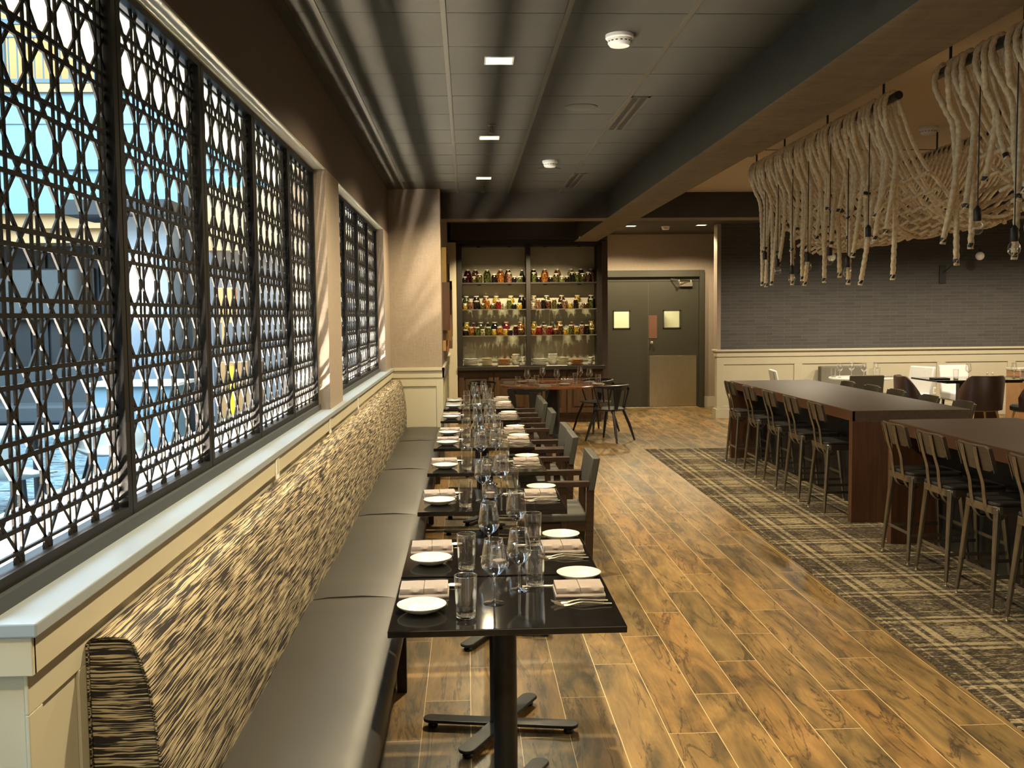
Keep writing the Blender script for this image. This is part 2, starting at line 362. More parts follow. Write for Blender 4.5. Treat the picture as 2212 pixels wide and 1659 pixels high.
def dup(root, loc, rz=None, label=None, group=None, scale=None):
    r = root.copy(); col.objects.link(r); r.location = loc
    if rz is not None: r.rotation_euler = (0, 0, rz)
    if scale: r.scale = scale
    if label: r['label'] = label
    if group: r['group'] = group
    for ch in list(root.children):
        c = ch.copy(); col.objects.link(c); c.parent = r
        for g in list(ch.children):
            d = g.copy(); col.objects.link(d); d.parent = c
    return r
used = set()
def place(proto, loc, rz, label, group=None, scale=None):
    """first placement moves the prototype itself, later ones copy it"""
    if proto.name not in used:
        used.add(proto.name); proto.location = loc; proto.rotation_euler = (0, 0, rz)
        if scale: proto.scale = scale
        proto['label'] = label
        if group: proto['group'] = group
        return proto
    return dup(proto, loc, rz, label, group, scale)
def struct(name, mb, mat, **kw):
    o = mb.build(name, mat, **kw); o['kind'] = 'structure'; return o
CZ = 3.23

# ================================================================== STRUCTURE
struct('floor', MB().box(-1.15, -3, -.1, 11, 18.6, 0), 'floor')
cp = MB().box(2.29, -3, 0, 11, 12.65, .006).build('carpet', 'carpet'); tag(cp, 'plaid carpet with pale double stripes under the high tables and stools', 'carpet')
# --- ceiling, left bay: tiles + grid
struct('ceiling', MB().box(-1.15, -3, CZ, 2.0, 12.3, CZ+.1), 'ceil')
g = MB()
for i in range(-1, 5):
    X = -.707+.61*i
    if -.85 < X < 1.72: g.box(X-.013, -3, CZ-.006, X+.013, 12.06, CZ+.001)
struct('trim_1', g, 'grid')
g = MB()
j = -13
while 4.958+.61*j < 12.06:
    Y = 4.958+.61*j; g.box(-.84, Y-.006, CZ-.0015, 1.72, Y+.006, CZ+.001); j += 1
struct('trim_2', g, 'darkgap')
struct('trim_3', MB().box(-.899, -3, CZ-.005, -.835, 11.66, CZ+.001), 'darkgap')
# right bay ceiling and entry ceiling
struct('ceiling', MB().box(2.0, -3, CZ, 11, 12.3, CZ+.1), 'creamceil')
struct('ceiling', MB().box(-1.15, 12.3, CZ, 11, 18.6, CZ+.1), 'darkceil')
struct('trim_4', MB().box(2.2, 8.985, CZ-.004, 11, 8.998, CZ+.001), 'darkgap')
# beams
def beam(x0, y0, z0, x1, y1, z1, face='beamside'):
    o = struct('ceiling_beam', MB().box(x0, y0, z0+.004, x1, y1, z1), face)
    u = struct('ceiling_beam_soffit', MB().box(x0+.0, y0+.0, z0, x1, y1, z0+.0038), 'beam'); return o
beam(1.70, -3, 2.905, 2.128, 7.33, CZ)
beam(1.72, 7.33, 2.92, 2.12, 12.06, CZ)
beam(-.30, 12.06, 2.92, 11, 12.42, CZ, 'darkceil')
beam(1.74, 12.42, 2.93, 2.11, 16.0, CZ)
struct('ceiling_header', MB().box(-.25, 15.95, 2.965, 1.74, 16.4, CZ), 'darkceil')
# --- left wall
struct('wall_left', MB().box(-1.15, 1.99, 0, -.9, 11.66, 1.12), 'cream')
struct('wall_left', MB().box(-1.15, -3, 2.71, -.9, 11.66, CZ), 'papershade')
struct('wall_left', MB().box(-1.15, 6.49, 1.15, -.9, 7.15, 2.71), 'paper')
struct('wall_left', MB().box(-1.15, 10.9, 1.15, -.9, 11.66, 2.71), 'paper')
struct('window_head', MB().box(-1.151, 1.99, 2.702, -.902, 6.489, 2.7095).box(-1.151, 7.151, 2.702, -.902, 10.899, 2.7095), 'cream')
g = MB().box(-1.14, 1.965, 1.12, -.862, 11.66, 1.15)
struct('window_sill', g, 'sill', bevel=.004)
g = MB().box(-.9, 1.98, 1.04, -.875, 11.66, 1.12).box(-.9, 1.985, .955, -.892, 11.66, 1.04).box(-.9, 1.985, 0, -.892, 11.66, .12)
g.box(-.9, 1.985, .12, -.892, 2.05, .955)
Y = 2.24
while Y < 11.5: g.box(-.9, Y, .12, -.892, Y+.06, .955); Y += 1.05
g.box(-1.15, 1.972, 1.04, -.875, 1.99, 1.12)
struct('trim_5', g, 'cream', bevel=.002)
# --- column block, back left
struct('wall_back', MB().box(-1.15, 11.66, 1.15, -.30, 16.6, CZ), 'paper')
struct('wall_back', MB().box(-1.15, 11.66, 0, -.30, 16.6, 1.12), 'cream')
g = MB().box(-.9, 11.625, 1.115, -.27, 11.66, 1.15).box(-.9, 11.64, 1.03, -.275, 11.66, 1.115)
g.box(-.305, 11.625, 1.115, -.27, 16.0, 1.15).box(-.30, 11.64, 1.03, -.275, 16.0, 1.115)
g.box(-.9, 11.648, .0, -.29, 11.66, .14)
for a, b in ((-.9, -.84), (-.37, -.289)): g.box(a, 11.648, .14, b, 11.66, 1.03)
g.box(-.84, 11.648, .93, -.37, 11.66, 1.03)
Y = 11.66
while Y < 15.9: g.box(-.30, Y, 0, -.289, Y+.09, 1.03); Y += .72
g.box(-.30, 11.66, .93, -.2895, 16.0, 1.03).box(-.30, 11.66, 0, -.2895, 16.0, .14)
struct('trim_6', g, 'cream', bevel=.002)
struct('trim_7', MB().box(-.30, 15.98, 0, -.165, 16.4, 2.93), 'cream')
# --- back walls
struct('wall_back', MB().box(-.3, 16.4, 0, 2.34, 16.6, CZ), 'papershade')
struct('wall_back', MB().box(2.24, 16.6, 0, 2.34, 18.35, CZ), 'paper')
struct('wall_back', MB().box(2.24, 18.35, 2.565, 7, 18.5, CZ).box(4.42, 18.35, 0, 7, 18.5, 2.565), 'paper')
struct('baseboard_back', MB().box(4.42, 18.33, 0, 7, 18.35, .2), 'cream', bevel=.004)
struct('wall_right', MB().box(4.17, 16.32, 1.15, 11, 16.5, CZ), 'brick')
struct('wall_right', MB().box(4.17, 16.315, 0, 11, 16.5, 1.12), 'cream')
struct('trim_8', MB().box(4.15, 16.30, 1.15, 4.215, 16.52, CZ), 'paper')
g = MB().box(4.12, 16.255, 1.12, 11, 16.54, 1.15).box(4.135, 16.275, 1.10, 11, 16.53, 1.12).box(4.145, 16.285, 1.03, 11, 16.52, 1.10).box(4.15, 16.3, .90, 11, 16.316, 1.03).box(4.13, 16.28, 0, 11, 16.53, .16).box(4.15, 16.3, .16, 11, 16.316, .21)
for a, b in ((4.15, 4.27), (5.46, 5.60), (6.68, 6.82), (7.9, 8.05), (9.12, 9.26), (10.4, 10.6)): g.box(a, 16.3, .21, b, 16.316, .9)
struct('trim_9', g, 'cream', bevel=.003)
struct('wall_right', MB().box(11, -3, 0, 11.1, 18.5, CZ), 'paper')
struct('wall_front', MB().box(-1.15, -3.1, 0, 11, -3, CZ), 'paper')
struct('wall_right', MB().box(6.9, 16.5, 0, 7, 18.35, CZ), 'paper')

# ------------------------------------------------------------------ double door in the entry
g = MB().box(2.42, 18.28, 0, 2.50, 18.45, 2.565).box(4.33, 18.28, 0, 4.42, 18.45, 2.565).box(2.50, 18.28, 2.44, 4.33, 18.45, 2.565).box(2.50, 18.36, 2.36, 4.33, 18.45, 2.44)
struct('door_frame', g, 'doorpaint', bevel=.004)
g = MB(); 
def leaf(x0, x1, wx0, wx1):
    y0, y1 = 18.37, 18.42; g = MB()
    g.box(x0, y0, .012, x1, y1, 1.50).box(x0, y0, 1.805, x1, y1, 2.375).box(x0, y0, 1.50, wx0, y1, 1.805).box(wx1, y0, 1.50, x1, y1, 1.805); return g
d1 = struct('door_1', leaf(2.505, 3.380, 2.735, 3.025), 'doorpaint'); d2 = struct('door_2', leaf(3.388, 4.325, 3.675, 3.972), 'doorpaint')
def wframe(x0, x1):
    g = MB()
    for a in (x0-.018, x1-.002): g.box(a, 18.355, 1.482, a+.02, 18.372, 1.825)
    g.box(x0-.018, 18.355, 1.482, x1+.018, 18.372, 1.502).box(x0-.018, 18.355, 1.803, x1+.018, 18.372, 1.825); return g
for d, a, b in ((d1, 2.735, 3.025), (d2, 3.675, 3.972)):
    wframe(a, b).build('window_trim', 'doorpaint', d); MB().box(a, 18.39, 1.5, b, 18.394, 1.805).build('window_pane', 'shelfglass', d)
MB().box(3.392, 18.362, 1.30, 3.545, 18.371, 1.73).build('push_plate', 'copper', d2, bevel=.001)
MB().box(3.40, 18.356, .02, 4.29, 18.371, .975).build('kick_plate', 'brushed', d2, bevel=.002)
MB().lathe([(.028, 0), (.028, .01), (.012, .014), (.012, .05), (.024, .055), (.024, .08), (.015, .085)], 16).xf(Matrix.Translation((3.44, 18.37, 1.22)) @ Matrix.Rotation(PI/2, 4, 'X')).build('lock_cylinder', 'steel', d2, smooth=40)
g = MB().box(3.95, 18.30, 2.26, 4.20, 18.37, 2.335).bar((4.18, 18.33, 2.36), (3.92, 18.16, 2.37), .03, .012).bar((3.92, 18.16, 2.37), (3.80, 18.34, 2.40), .028, .012).lathe([(.022, 0), (.022, .04)], 14, (3.92, 18.16, 2.345)).lathe([(.025, 0), (.025, .05)], 14, (4.18, 18.33, 2.33))
g.build('door_closer', 'steel', d2, bevel=.003)
# bright kitchen behind the door panes
struct('wall_kitchen', MB().box(2.3, 20.2, 0, 5, 20.3, 2.8).box(2.2, 18.5, 0, 2.3, 20.3, 2.8).box(5, 18.5, 0, 5.1, 20.3, 2.8).box(2.2, 18.5, 2.8, 5.1, 20.3, 2.9).box(2.2, 18.5, -.1, 5.1, 20.3, 0), 'cream')
t = thing('wall_cabinet', (3.95, 20.1, 1.45), 0, 'dark wall cabinet glimpsed through the right door pane', 'cabinet')
MB().box(-.14, -.15, -.02, .02, .08, .4).build('body', 'blackmetal', t); MB().box(-.135, -.165, -.01, .015, -.15, .39).build('door', 'gunmetal', t)
area('kitchen_light', (3.4, 19.2, 2.7), (1, .8), 75, (1, .86, .6))

# ------------------------------------------------------------------ lattice screens in the windows
def screen(y0, n, pw, z0=1.185, z1=2.698, label='', name='window_screen'):
    wv = pw/6.0; hv = .1575; zb = 1.778
    t = thing(name, (-1.0, y0, z0), 0, label, 'screen', 'metal lattice screens')
    X = 0; T = .0075
    for k in range(n):
        g = MB(); a = k*pw+.032; b = (k+1)*pw-.032; c = z0; H = z1-z0
        zc = [zb+hv*i-z0 for i in range(-6, 8)]
        for z in zc:
            for s in (-.0175, .0175):
                if .02 < z+s < H-.02: g.box(-T/2, a, z+s-.0056, T/2, b, z+s+.0056)
        for q in range(6):
            yc = k*pw+(q+.5)*wv
            for s in (-.0175, .0175): g.box(-T/2+.001, yc+s-.0052, .01, T/2-.001, yc+s+.0052, H-.01)
        # diagonals: z = z_of_pair +/- (y - k*pw)*h/w + n*h
        for sgn in (1, -1):
            for nn in range(-16, 24):
                # line through (k*pw, zb + nn*hv)
                zl = lambda y: zb+nn*hv-z0+sgn*(y-k*pw)*hv/wv
                ya, yb = a, b; pts = []
                za, zb_ = zl(ya), zl(yb)
                def clip(y, z):
                    if z < .01: y = k*pw+(.01-(zb+nn*hv-z0))*wv/hv*sgn; z = .01
                    if z > H-.01: y = k*pw+(H-.01-(zb+nn*hv-z0))*wv/hv*sgn; z = H-.01
                    return y, z
                if max(za, zb_) < .02 or min(za, zb_) > H-.02: continue
                p1 = clip(ya, za); p2 = clip(yb, zb_)
                if p2[0]-p1[0] < .01: continue
                g.bar((0, p1[0], p1[1]), (0, p2[0], p2[1]), .0108, T-.001*(sgn+1)/2-.002, side=(0, -(p2[1]-p1[1]), p2[0]-p1[0]))
        for z in (.052, H-.048): g.box(-T/2, a, z-.004, T/2, b, z+.004)
        g.build('lattice_panel', 'screen', t)
        f = MB()
        f.box(-.025, k*pw+.003, 0, .025, k*pw+.037, H).box(-.025, (k+1)*pw-.037, 0, .025, (k+1)*pw-.003, H).box(-.025, k*pw+.037, 0, .025, (k+1)*pw-.037, .028).box(-.025, k*pw+.037, H-.022, .025, (k+1)*pw-.037, H)
        f.build('panel_frame', 'screen', t)
    MB().box(-.035, 0, -.035, .04, n*pw, -.0005).build('floor_track', 'at_grey', t)
    return t
screen(1.985, 5, .901, label='long black cane-pattern lattice screen of five panels, standing on the near sill')
screen(7.15, 4, .9375, label='black cane-pattern lattice screen of four panels beyond the wall pier')
# lit ledge outside and the LED strip that grazes up through the lattice
struct('trim_10', MB().box(-1.42, -1, 1.10, -1.152, 11.6, 1.165), 'white')
for a, b, nm in ((2.0, 6.45, 'under the long five-panel screen'), (7.2, 10.85, 'under the screen beyond the wall pier')):
    o = MB().box(-1.112, a, 1.152, -1.102, b, 1.160).build('light_strip', 'strip'); tag(o, 'thin glowing light strip on the outer ledge '+nm, 'light', 'ledge light strips')
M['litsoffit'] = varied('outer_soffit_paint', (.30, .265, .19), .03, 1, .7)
struct('trim_11', MB().box(-1.46, -3, 2.75, -1.151, 11.6, 3.5), 'litsoffit')

# ------------------------------------------------------------------ atrium beyond
struct('floor_atrium', MB().box(-12, -3, -.12, -1.15, 18, -.01), 'at_floor')
struct('wall_atrium', MB().box(-12.1, -3, 0, -12, 18, 9), 'at_cream_warm')
struct('wall_atrium', MB().box(-12, -3.1, 0, -1.15, -3, 9), 'at_cream_warm')
struct('ceiling_atrium', MB().box(-12, -3, 9, -1.15, 18, 9.1), 'white')
struct('wall_atrium', MB().box(-1.15, -3, CZ+.1, -1.05, 18, 9), 'at_cream_warm')
g = MB(); X = -11.9
while X < -4.5: g.box(X, 16.93, .45, X+.24, 17.0, 2.98); X += .29
struct('trim_12', g, 'at_dark')
struct('wall_atrium', MB().box(-12, 17.0, 0, -4.4, 17.2, 2.98), 'at_dark')
struct('trim_13', MB().box(-12, 16.2, 2.98, -3.9, 17.2, 3.42).box(-12, 16.1, 3.20, -3.9, 16.2, 3.42), 'at_cream_warm')
struct('trim_14', MB().box(-12, 16.0, 3.42, -3.0, 17.2, 4.80).box(-12, 15.94, 4.80, -3.0, 16.05, 4.86).box(-12, 15.97, 3.42, -3.0, 16.0, 3.45).box(-12, 15.96, 4.1, -3.0, 16.0, 5.3), 'at_blue')
struct('trim_15', MB().box(-12, 15.9, 5.28, -1.2, 17.2, 5.40), 'at_orange')
struct('wall_atrium', MB().box(-12, 17.6, 5.4, -1.2, 17.7, 7.9), 'at_orange')
struct('ceiling_atrium', MB().box(-12, 15.9, 7.55, -1.2, 17.7, 7.8), 'at_red')
spot('balcony_light', (-8.0, 16.9, 7.5), 160, WARM, 140); spot('balcony_light', (-5.0, 16.9, 7.5), 160, WARM, 140)
t = thing('balcony_railing', (-7, 15.98, 5.4), 0, 'blue grey metal railing along the upper balcony of the atrium', 'railing')
MB().box(-5, -.03, .92, 5.8, .03, 1.0).box(-5, -.025, .72, 5.8, .025, .75).build('handrail', 'at_rail', t); MB().box(-5, -.03, .03, 5.8, .03, .09).build('bottom_rail', 'at_rail', t)
g = MB()
for i in range(84): g.box(-5+i*.13, -.01, .09, -5+i*.13+.018, .01, .74)
g.build('balusters', 'at_rail', t)
for a in (-2.72, -.2, 2.4): MB().box(a, -.04, .0, a+.1, .04, 1.0).build('post', 'at_rail', t)
# columns / far walls seen through the lattice
struct('wall_atrium', MB().box(-4.25, 11.9, 0, -3.52, 12.5, 2.95), 'at_paleblue')
struct('wall_atrium', MB().box(-3.52, 12.4, 0, -3.35, 12.6, 3.4), 'at_dark')
struct('trim_16', MB().box(-4.6, 11.6, 2.95, -3.4, 12.6, 3.12), 'at_dark')
struct('wall_atrium', MB().box(-3.35, 13.2, 0, -1.15, 13.4, 3.42), 'at_lilac')
struct('wall_atrium', MB().box(-1.9, 13.0, 0, -1.7, 13.2, 3.4), 'at_dark')
g = MB()
for i in range(4): g.box(-1.62+i*.13, 13.15, .3, -1.55+i*.13, 13.2, 3.1)
struct('trim_17', g, 'at_dark')
struct('trim_18', MB().box(-3.35, 12.9, 2.62, -1.15, 13.4, 3.42), 'at_cream_warm')
o = MB().lathe([(.02, 0), (.09, .05), (.10, .4), (.09, .75), (.02, .8)], 18).build('wall_sconce', 'wallglow', smooth=50); o.location = (-3.83, 11.8, 1.72); tag(o, 'tall glowing white sconce on the pale blue column outside', 'lamp')
t = thing('television', (-6.9, 16.85, 1.75), 0, 'black flat television on the ribbed slate wall outside', 'television')
MB().box(-.75, -.05, 0, .72, .05, .86).build('housing', 'blackmetal', t, bevel=.01); MB().box(-.72, -.055, .03, .69, -.0505, .83).build('display', 'tabletop', t)
t = thing('lounge_bench', (-6.6, 15.6, 0), 0, 'long slate grey upholstered bench against the ribbed atrium wall', 'bench')
MB().box(-4, .1, .1, 2.1, .35, 1.02).build('backrest', 'at_grey', t, bevel=.03); MB().box(-4, -.5, .2, 2.1, .1, .47).build('seat', 'at_grey', t, bevel=.04); MB().box(-4, -.45, -.01, 2.1, .35, .1).build('base', 'blackmetal', t)
t = thing('reception_counter', (-3.55, 11.2, 0), 0, 'pale veined stone counter standing before the pale blue column', 'counter')
MB().box(-.55, -.25, -.01, .35, .3, 1.02).build('body', 'at_blue', t, bevel=.01); MB().box(-.6, -.3, 1.02, .4, .35, 1.06).build('counter_top', 'white', t, bevel=.005)
t = thing('wood_display', (-2.62, 11.6, 0), 0, 'amber wood display stand with a yellow panel outside the window', 'stand')
MB().box(-.22, -.1, -.01, .22, .15, 1.25).box(-.22, -.1, 1.7, -.05, .1, 2.1).box(-.20, -.08, 1.25, -.14, -.02, 1.72).build('body', 'tan', t, bevel=.005); MB().box(-.14, -.115, .55, -.06, -.101, 1.2).build('sign_panel', 'yellow', t)
# atrium tables + shell chairs
t = thing('lobby_table', (-4.5, 9.3, -.01), 0, 'pale blue rectangular table standing in the atrium', 'table')
MB().box(-1.6, -.4, .72, 1.0, .4, .75).build('tabletop', 'at_table', t, bevel=.005); MB().lathe([(.3, 0), (.3, .02), (.04, .04), (.04, .72)], 20, (-.6, 0, 0)).build('pedestal', 'blackmetal', t, smooth=40); MB().lathe([(.3, 0), (.3, .02), (.04, .04), (.04, .72)], 20, (.5, 0, 0)).build('pedestal', 'blackmetal', t, smooth=40)
def shell_chair():
    t = thing('shell_chair', (0, 0, 0), 0, '', 'chair', 'pale shell chairs in the atrium')
    prof = [(-.22, .46), (-.12, .44), (.05, .435), (.17, .45), (.22, .52), (.25, .66), (.275, .80), (.285, .88)]
    g = MB(); n = 10; vs_ = []
    for k, (a, z) in enumerate(prof):
        hw = [.20, .235, .245, .25, .25, .24, .20, .12][k]
        for i in range(n+1):
            u = i/n*2-1; cv = [0.02, .05, .06, .07, .09, .09, .05, .02][k]
            vs_.append((u*hw, a-(cv*u*u if k > 3 else 0), z+(cv*u*u if k <= 4 else 0)))
    fs = [(k*(n+1)+i, k*(n+1)+i+1, (k+1)*(n+1)+i+1, (k+1)*(n+1)+i) for k in range(len(prof)-1) for i in range(n)]
    o = g.add(vs_, fs).build('shell', 'at_chair', t, smooth=180); md = o.modifiers.new('th', 'SOLIDIFY'); md.thickness = .018
    for sx in (-1, 1):
        for sy in (-1, 1): MB().bar((sx*.12, sy*.12, .43), (sx*.23, sy*.23, 0), .03, .03, w2=.02, t2=.02).build('leg', 'blackmetal', t)
    return t
c0 = shell_chair()
for (x_, y_, r_, lb) in ((-3.75, 8.35, 2.6, 'pale shell chair nearest the long lattice screen'), (-3.55, 9.75, .5, 'pale shell chair at the far side of the pale blue table'), (-3.05, 9.35, 1.3, 'pale shell chair turned sideways at the end of the pale blue table')):
    place(c0, (x_, y_, -.01), r_, lb)

# ================================================================== CEILING FIXTURES
def downlight():
    t = thing('recessed_downlight', (0, 0, 0), 0, '', 'ceiling light', 'recessed square downlights')
    g = MB(); a, b = .085, .075
    g.box(-a, -a, -.006, a, -b, .002).box(-a, b, -.006, a, a, .002).box(-a, -b, -.006, -b, b, .002).box(b, -b, -.006, a, b, .002)
    g.build('trim_ring', 'white', t); MB().box(-b, -b, -.003, b, b, .001).build('diffuser', 'lampface', t)
    return t
dl = downlight()
DL = [(.205, 5.85, 'recessed square downlight nearest the camera, largest lit square in the tiled ceiling'), (.205, 8.34, 'recessed square downlight in the middle of the tiled ceiling, just past the first sprinkler'),
      (.20, 10.75, 'recessed square downlight closest to the column and cross beam'), (2.763, 16.6, 'small recessed downlight in the dark entry ceiling, beside the beam end'), (3.93, 16.5, 'small recessed downlight in the dark entry ceiling, above the right door')]
for x_, y_, lb in DL:
    d = place(dl, (x_, y_, CZ), 0, lb)
    spot('downlight_beam', (x_, y_ if y_ < 12 else y_+.5, CZ-.02), 235 if y_ < 12 else 120, WARM, 150, .7 if y_ < 12 else .3, .05)
# further lamps of the same rows that stand outside the frame
for x_, y_, pw_ in ((.205, 3.36, 235), (.205, .87, 120), (2.45, -.5, 0)):
    if pw_: spot('downlight_beam', (x_, y_, CZ-.02), pw_, WARM, 125, .7, .05)
# unseen aisle spots added without fixtures, and wall-washing lamps of the right bay
for x_, y_, pw_ in ((2.42, 11.5, 75), (2.42, 9.6, 40), (2.42, 1.9, 75)): spot('aisle_fill', (x_, y_, CZ-.02), pw_, WARM, 100, .8, .06)
for x_ in (5.0, 6.6, 8.2, 9.8): spot('wall_washer', (x_, 14.3, CZ-.04), 150, (1, .84, .60), 155, .8, .05)
def smoke():
    t = thing('smoke_detector', (0, 0, 0), 0, '', 'smoke detector', 'ceiling smoke detectors')
    MB().lathe([(.075, 0), (.075, -.018), (.066, -.022), (.062, -.045), (.052, -.058), (.04, -.060), (0.001, -.060)], 32).build('housing', 'white', t, smooth=40)
    g = MB()
    for k in range(16):
        a = 2*PI*k/16; g.box(-.006, .0565, -.040, .006, .0645, -.035); r = MB(); r.v = g.v[-8:]; g.v[-8:] = [tuple(Matrix.Rotation(a, 4, 'Z') @ Vector(q)) for q in r.v]
    g.build('vents', 'blackmetal', t)
    return t
sd = smoke()
for x_, y_, lb in ((.828, 5.33, 'large white smoke detector on the tiled ceiling nearest the camera'), (.817, 9.6, 'white smoke detector on the tiled ceiling over the round speaker near the cross beam'),
                   (3.37, 16.7, 'white smoke detector between the two entry downlights'), (3.73, 7.92, 'pale smoke detector on the cream ceiling behind the rope chandelier')): place(sd, (x_, y_, CZ), 0, lb)
def speaker():
    o = MB().lathe([(.118, 0), (.118, -.004), (.11, -.007), (.001, -.0075)], 40).build('ceiling_speaker', 'ceil', smooth=40); return o
sp = speaker(); tag(sp, '', 'speaker', 'flush round ceiling speakers')
for i, (x_, y_, lb) in enumerate(((.83, 7.14, 'round flush ceiling speaker beside the longer slot vent'), (.845, 10.12, 'round flush ceiling speaker just past the second smoke detector'), (.83, 4.62, 'round flush ceiling speaker cut by the top edge of the picture'))):
    o = sp if i == 0 else sp.copy()
    if i: col.objects.link(o)
    o.location = (x_, y_, CZ); o['label'] = lb
for x_, ya, yb, lb in ((1.20, 6.80, 7.98, 'long dark linear slot vent in the tiled ceiling beside the near speaker'), (1.20, 10.42, 11.58, 'long dark linear slot vent in the tiled ceiling near the cross beam')):
    t = thing('slot_vent', (x_, ya, CZ), 0, lb, 'vent', 'linear slot vents'); L = yb-ya
    MB().box(-.068, 0, -.007, -.052, L, .001).box(.052, 0, -.007, .068, L, .001).box(-.068, 0, -.007, .068, .012, .001).box(-.068, L-.012, -.007, .068, L, .001).box(-.008, .012, -.007, .008, L-.012, .001).build('frame', 'grid', t)
    MB().box(-.052, .012, -.003, .052, L-.012, .001).build('slot', 'blackmetal', t)
def sprinkler():
    t = thing('sprinkler', (0, 0, 0), 0, '', 'sprinkler', 'ceiling sprinklers')
    MB().lathe([(.035, 0), (.035, -.004), (.012, -.008), (.009, -.03)], 18).build('escutcheon', 'gunmetal', t, smooth=40)
    g = MB().tube([(-.008, 0, -.03), (-.013, 0, -.045), (0, 0, -.06)], .002, 6).tube([(.008, 0, -.03), (.013, 0, -.045), (0, 0, -.06)], .002, 6).lathe([(.022, -.060), (.022, -.062), (.005, -.066)], 16)
    g.build('deflector', 'gunmetal', t); return t
spk = sprinkler()
for x_, y_, lb in ((.21, 7.80, 'dark sprinkler head between the first and second downlights'), (.20, 11.47, 'dark sprinkler head beyond the third downlight')): place(spk, (x_, y_, CZ), 0, lb)
def outlet(loc, rot, lb, nm='power_outlet'):
    t = thing(nm, loc, 0, lb, 'outlet', 'cream wall outlets'); t.rotation_euler = rot
    MB().box(-.036, -.006, -.058, .036, 0, .058).build('cover_plate', 'white', t, bevel=.002)
    MB().box(-.017, -.008, -.034, .017, -.006, .034).build('socket', 'cream', t, bevel=.002)
for y_, lb in ((4.51, 'power outlet on the sill apron nearest the camera'), (6.26, 'power outlet on the sill apron close to the wall pier'), (7.87, 'power outlet on the sill apron under the four-panel screen')): outlet((-.875, y_, 1.078), (0, 0, PI/2), lb)
outlet((7.88, 16.316, .42), (0, 0, 0), 'power outlet on the white wainscot below the brick wall')

# ================================================================== BANQUETTE
t = thing('banquette', (0, 0, 0), 0, 'long banquette under the windows with taupe leather seat and streaked dark and cream back', 'bench')
prof = [(-.888, .40), (-.888, 1.0), (-.878, 1.012), (-.84, 1.016), (-.80, 1.013), (-.782, 1.0), (-.768, .96), (-.752, .91), (-.738, .82), (-.728, .70), (-.725, .58), (-.728, .44), (-.735, .40)]
vs_ = []; ys = [2.285]+[2.285+i*.25 for i in range(1, 38)]+[11.60]
g = MB(); k = len(prof)
for y_ in ys: vs_ += [(a+.004*math.sin(y_*2.1+b*5), y_, b+.003*math.sin(y_*1.3)) for a, b in prof]
fs = [(i*k+j, i*k+(j+1) % k, (i+1)*k+(j+1) % k, (i+1)*k+j) for i in range(len(ys)-1) for j in range(k)]+[tuple(range(k)), tuple((len(ys)-1)*k+j for j in range(k))]
g.add(vs_, fs).build('backrest', 'stria', t, smooth=40, bevel=.006)
P = [(a, 2.283, b) for a, b in prof[:-1]]
MB().tube(P, .0045, 6).build('piping', 'stria', t, smooth=180)
yc = [.68, 2.61, 4.54, 6.47, 8.40, 10.33, 11.63]
for a, b in zip(yc[:-1], yc[1:]):
    g = MB(); sp_ = [(-.74, .34), (-.74, .452), (-.66, .462), (-.50, .467), (-.38, .462), (-.325, .452), (-.297, .43), (-.288, .40), (-.292, .36), (-.31, .335)]
    k = len(sp_); n = 16; vs_ = []
    for i in range(n+1):
        u = i/n; e = min(u, 1-u)*2; dz = -.010*max(0, 1-e*14)**1.0
        for a_, b_ in sp_: vs_.append((a_, a+.0015+(b-a-.003)*u, b_+(dz+.004*math.sin(u*9+a_*8) if b_ > .4 else 0)))
    fs = [(i*k+j, i*k+(j+1) % k, (i+1)*k+(j+1) % k, (i+1)*k+j) for i in range(n) for j in range(k)]+[tuple(range(k)), tuple(n*k+j for j in range(k))]
    g.add(vs_, fs).build('seat_cushion', 'seatleather', t, smooth=50)
MB().box(-.88, .7, .0, -.36, 11.62, .338).build('plinth', 'basewood', t)
for y_ in (2.95, 4.55, 6.2, 8.3, 10.3):
    MB().bar((-.325, y_, .335), (-.325, y_, 0), .06, .045, side=(0, 1, 0)).build('leg', 'chairwood', t)

# ================================================================== DINING TABLES
def dining_table():
    t = thing('dining_table', (0, 0, 0), 0, '', 'table', 'black two-top tables along the banquette')
    MB().box(-.385, -.318, .727, .385, .318, .75).build('tabletop', 'tabletop', t, bevel=.003)
    MB().box(-.28, -.06, .712, .28, .06, .727).box(-.05, -.22, .712, .05, .22, .727).build('support_plate', 'blackmetal', t)
    MB().tube([(0, 0, .04), (0, 0, .712)], .042, 24).build('column', 'blackmetal', t, smooth=50)
    for ang in (-10, 62):
        a = math.radians(ang); L = .325; pl = []
        for k in range(20):
            th = 2*PI*k/20; cx = (L-.03)*(1 if math.cos(th) > 0 else -1); pl.append((cx+.036*math.cos(th), .036*math.sin(th)))
        g = MB().prism(pl, .028, .042, 'z').xf(Matrix.Rotation(a, 4, 'Z')); g.build('base_arm', 'blackmetal', t, bevel=.003)
        for s_ in (-1, 1):
            x_ = s_*(L-.035); g = MB().lathe([(.018, 0), (.022, .01), (.012, .028)], 14, (x_*math.cos(a), x_*math.sin(a), 0)); g.build('foot', 'blackmetal', t, smooth=40)
    return t
tb = dining_table()
TX = .118
TB = [(3.42, 'black square-edged table nearest the camera, front half of the first joined pair'), (4.08, 'black table joined behind the one nearest the camera'), (5.34, 'single black table third in the row, standing alone after the first pair'),
      (6.59, 'single black table fourth in the row, served by the nearest armchair'), (7.78, 'black table, front half of the middle joined pair'), (8.44, 'black table, rear half of the middle joined pair'),
      (9.75, 'single black table between the middle and the last joined pair'), (10.92, 'black table, front half of the last joined pair by the column'), (11.58, 'black table at the far end of the row beside the column')]
for y_, lb in TB: place(tb, (TX, y_, 0), 0, lb)

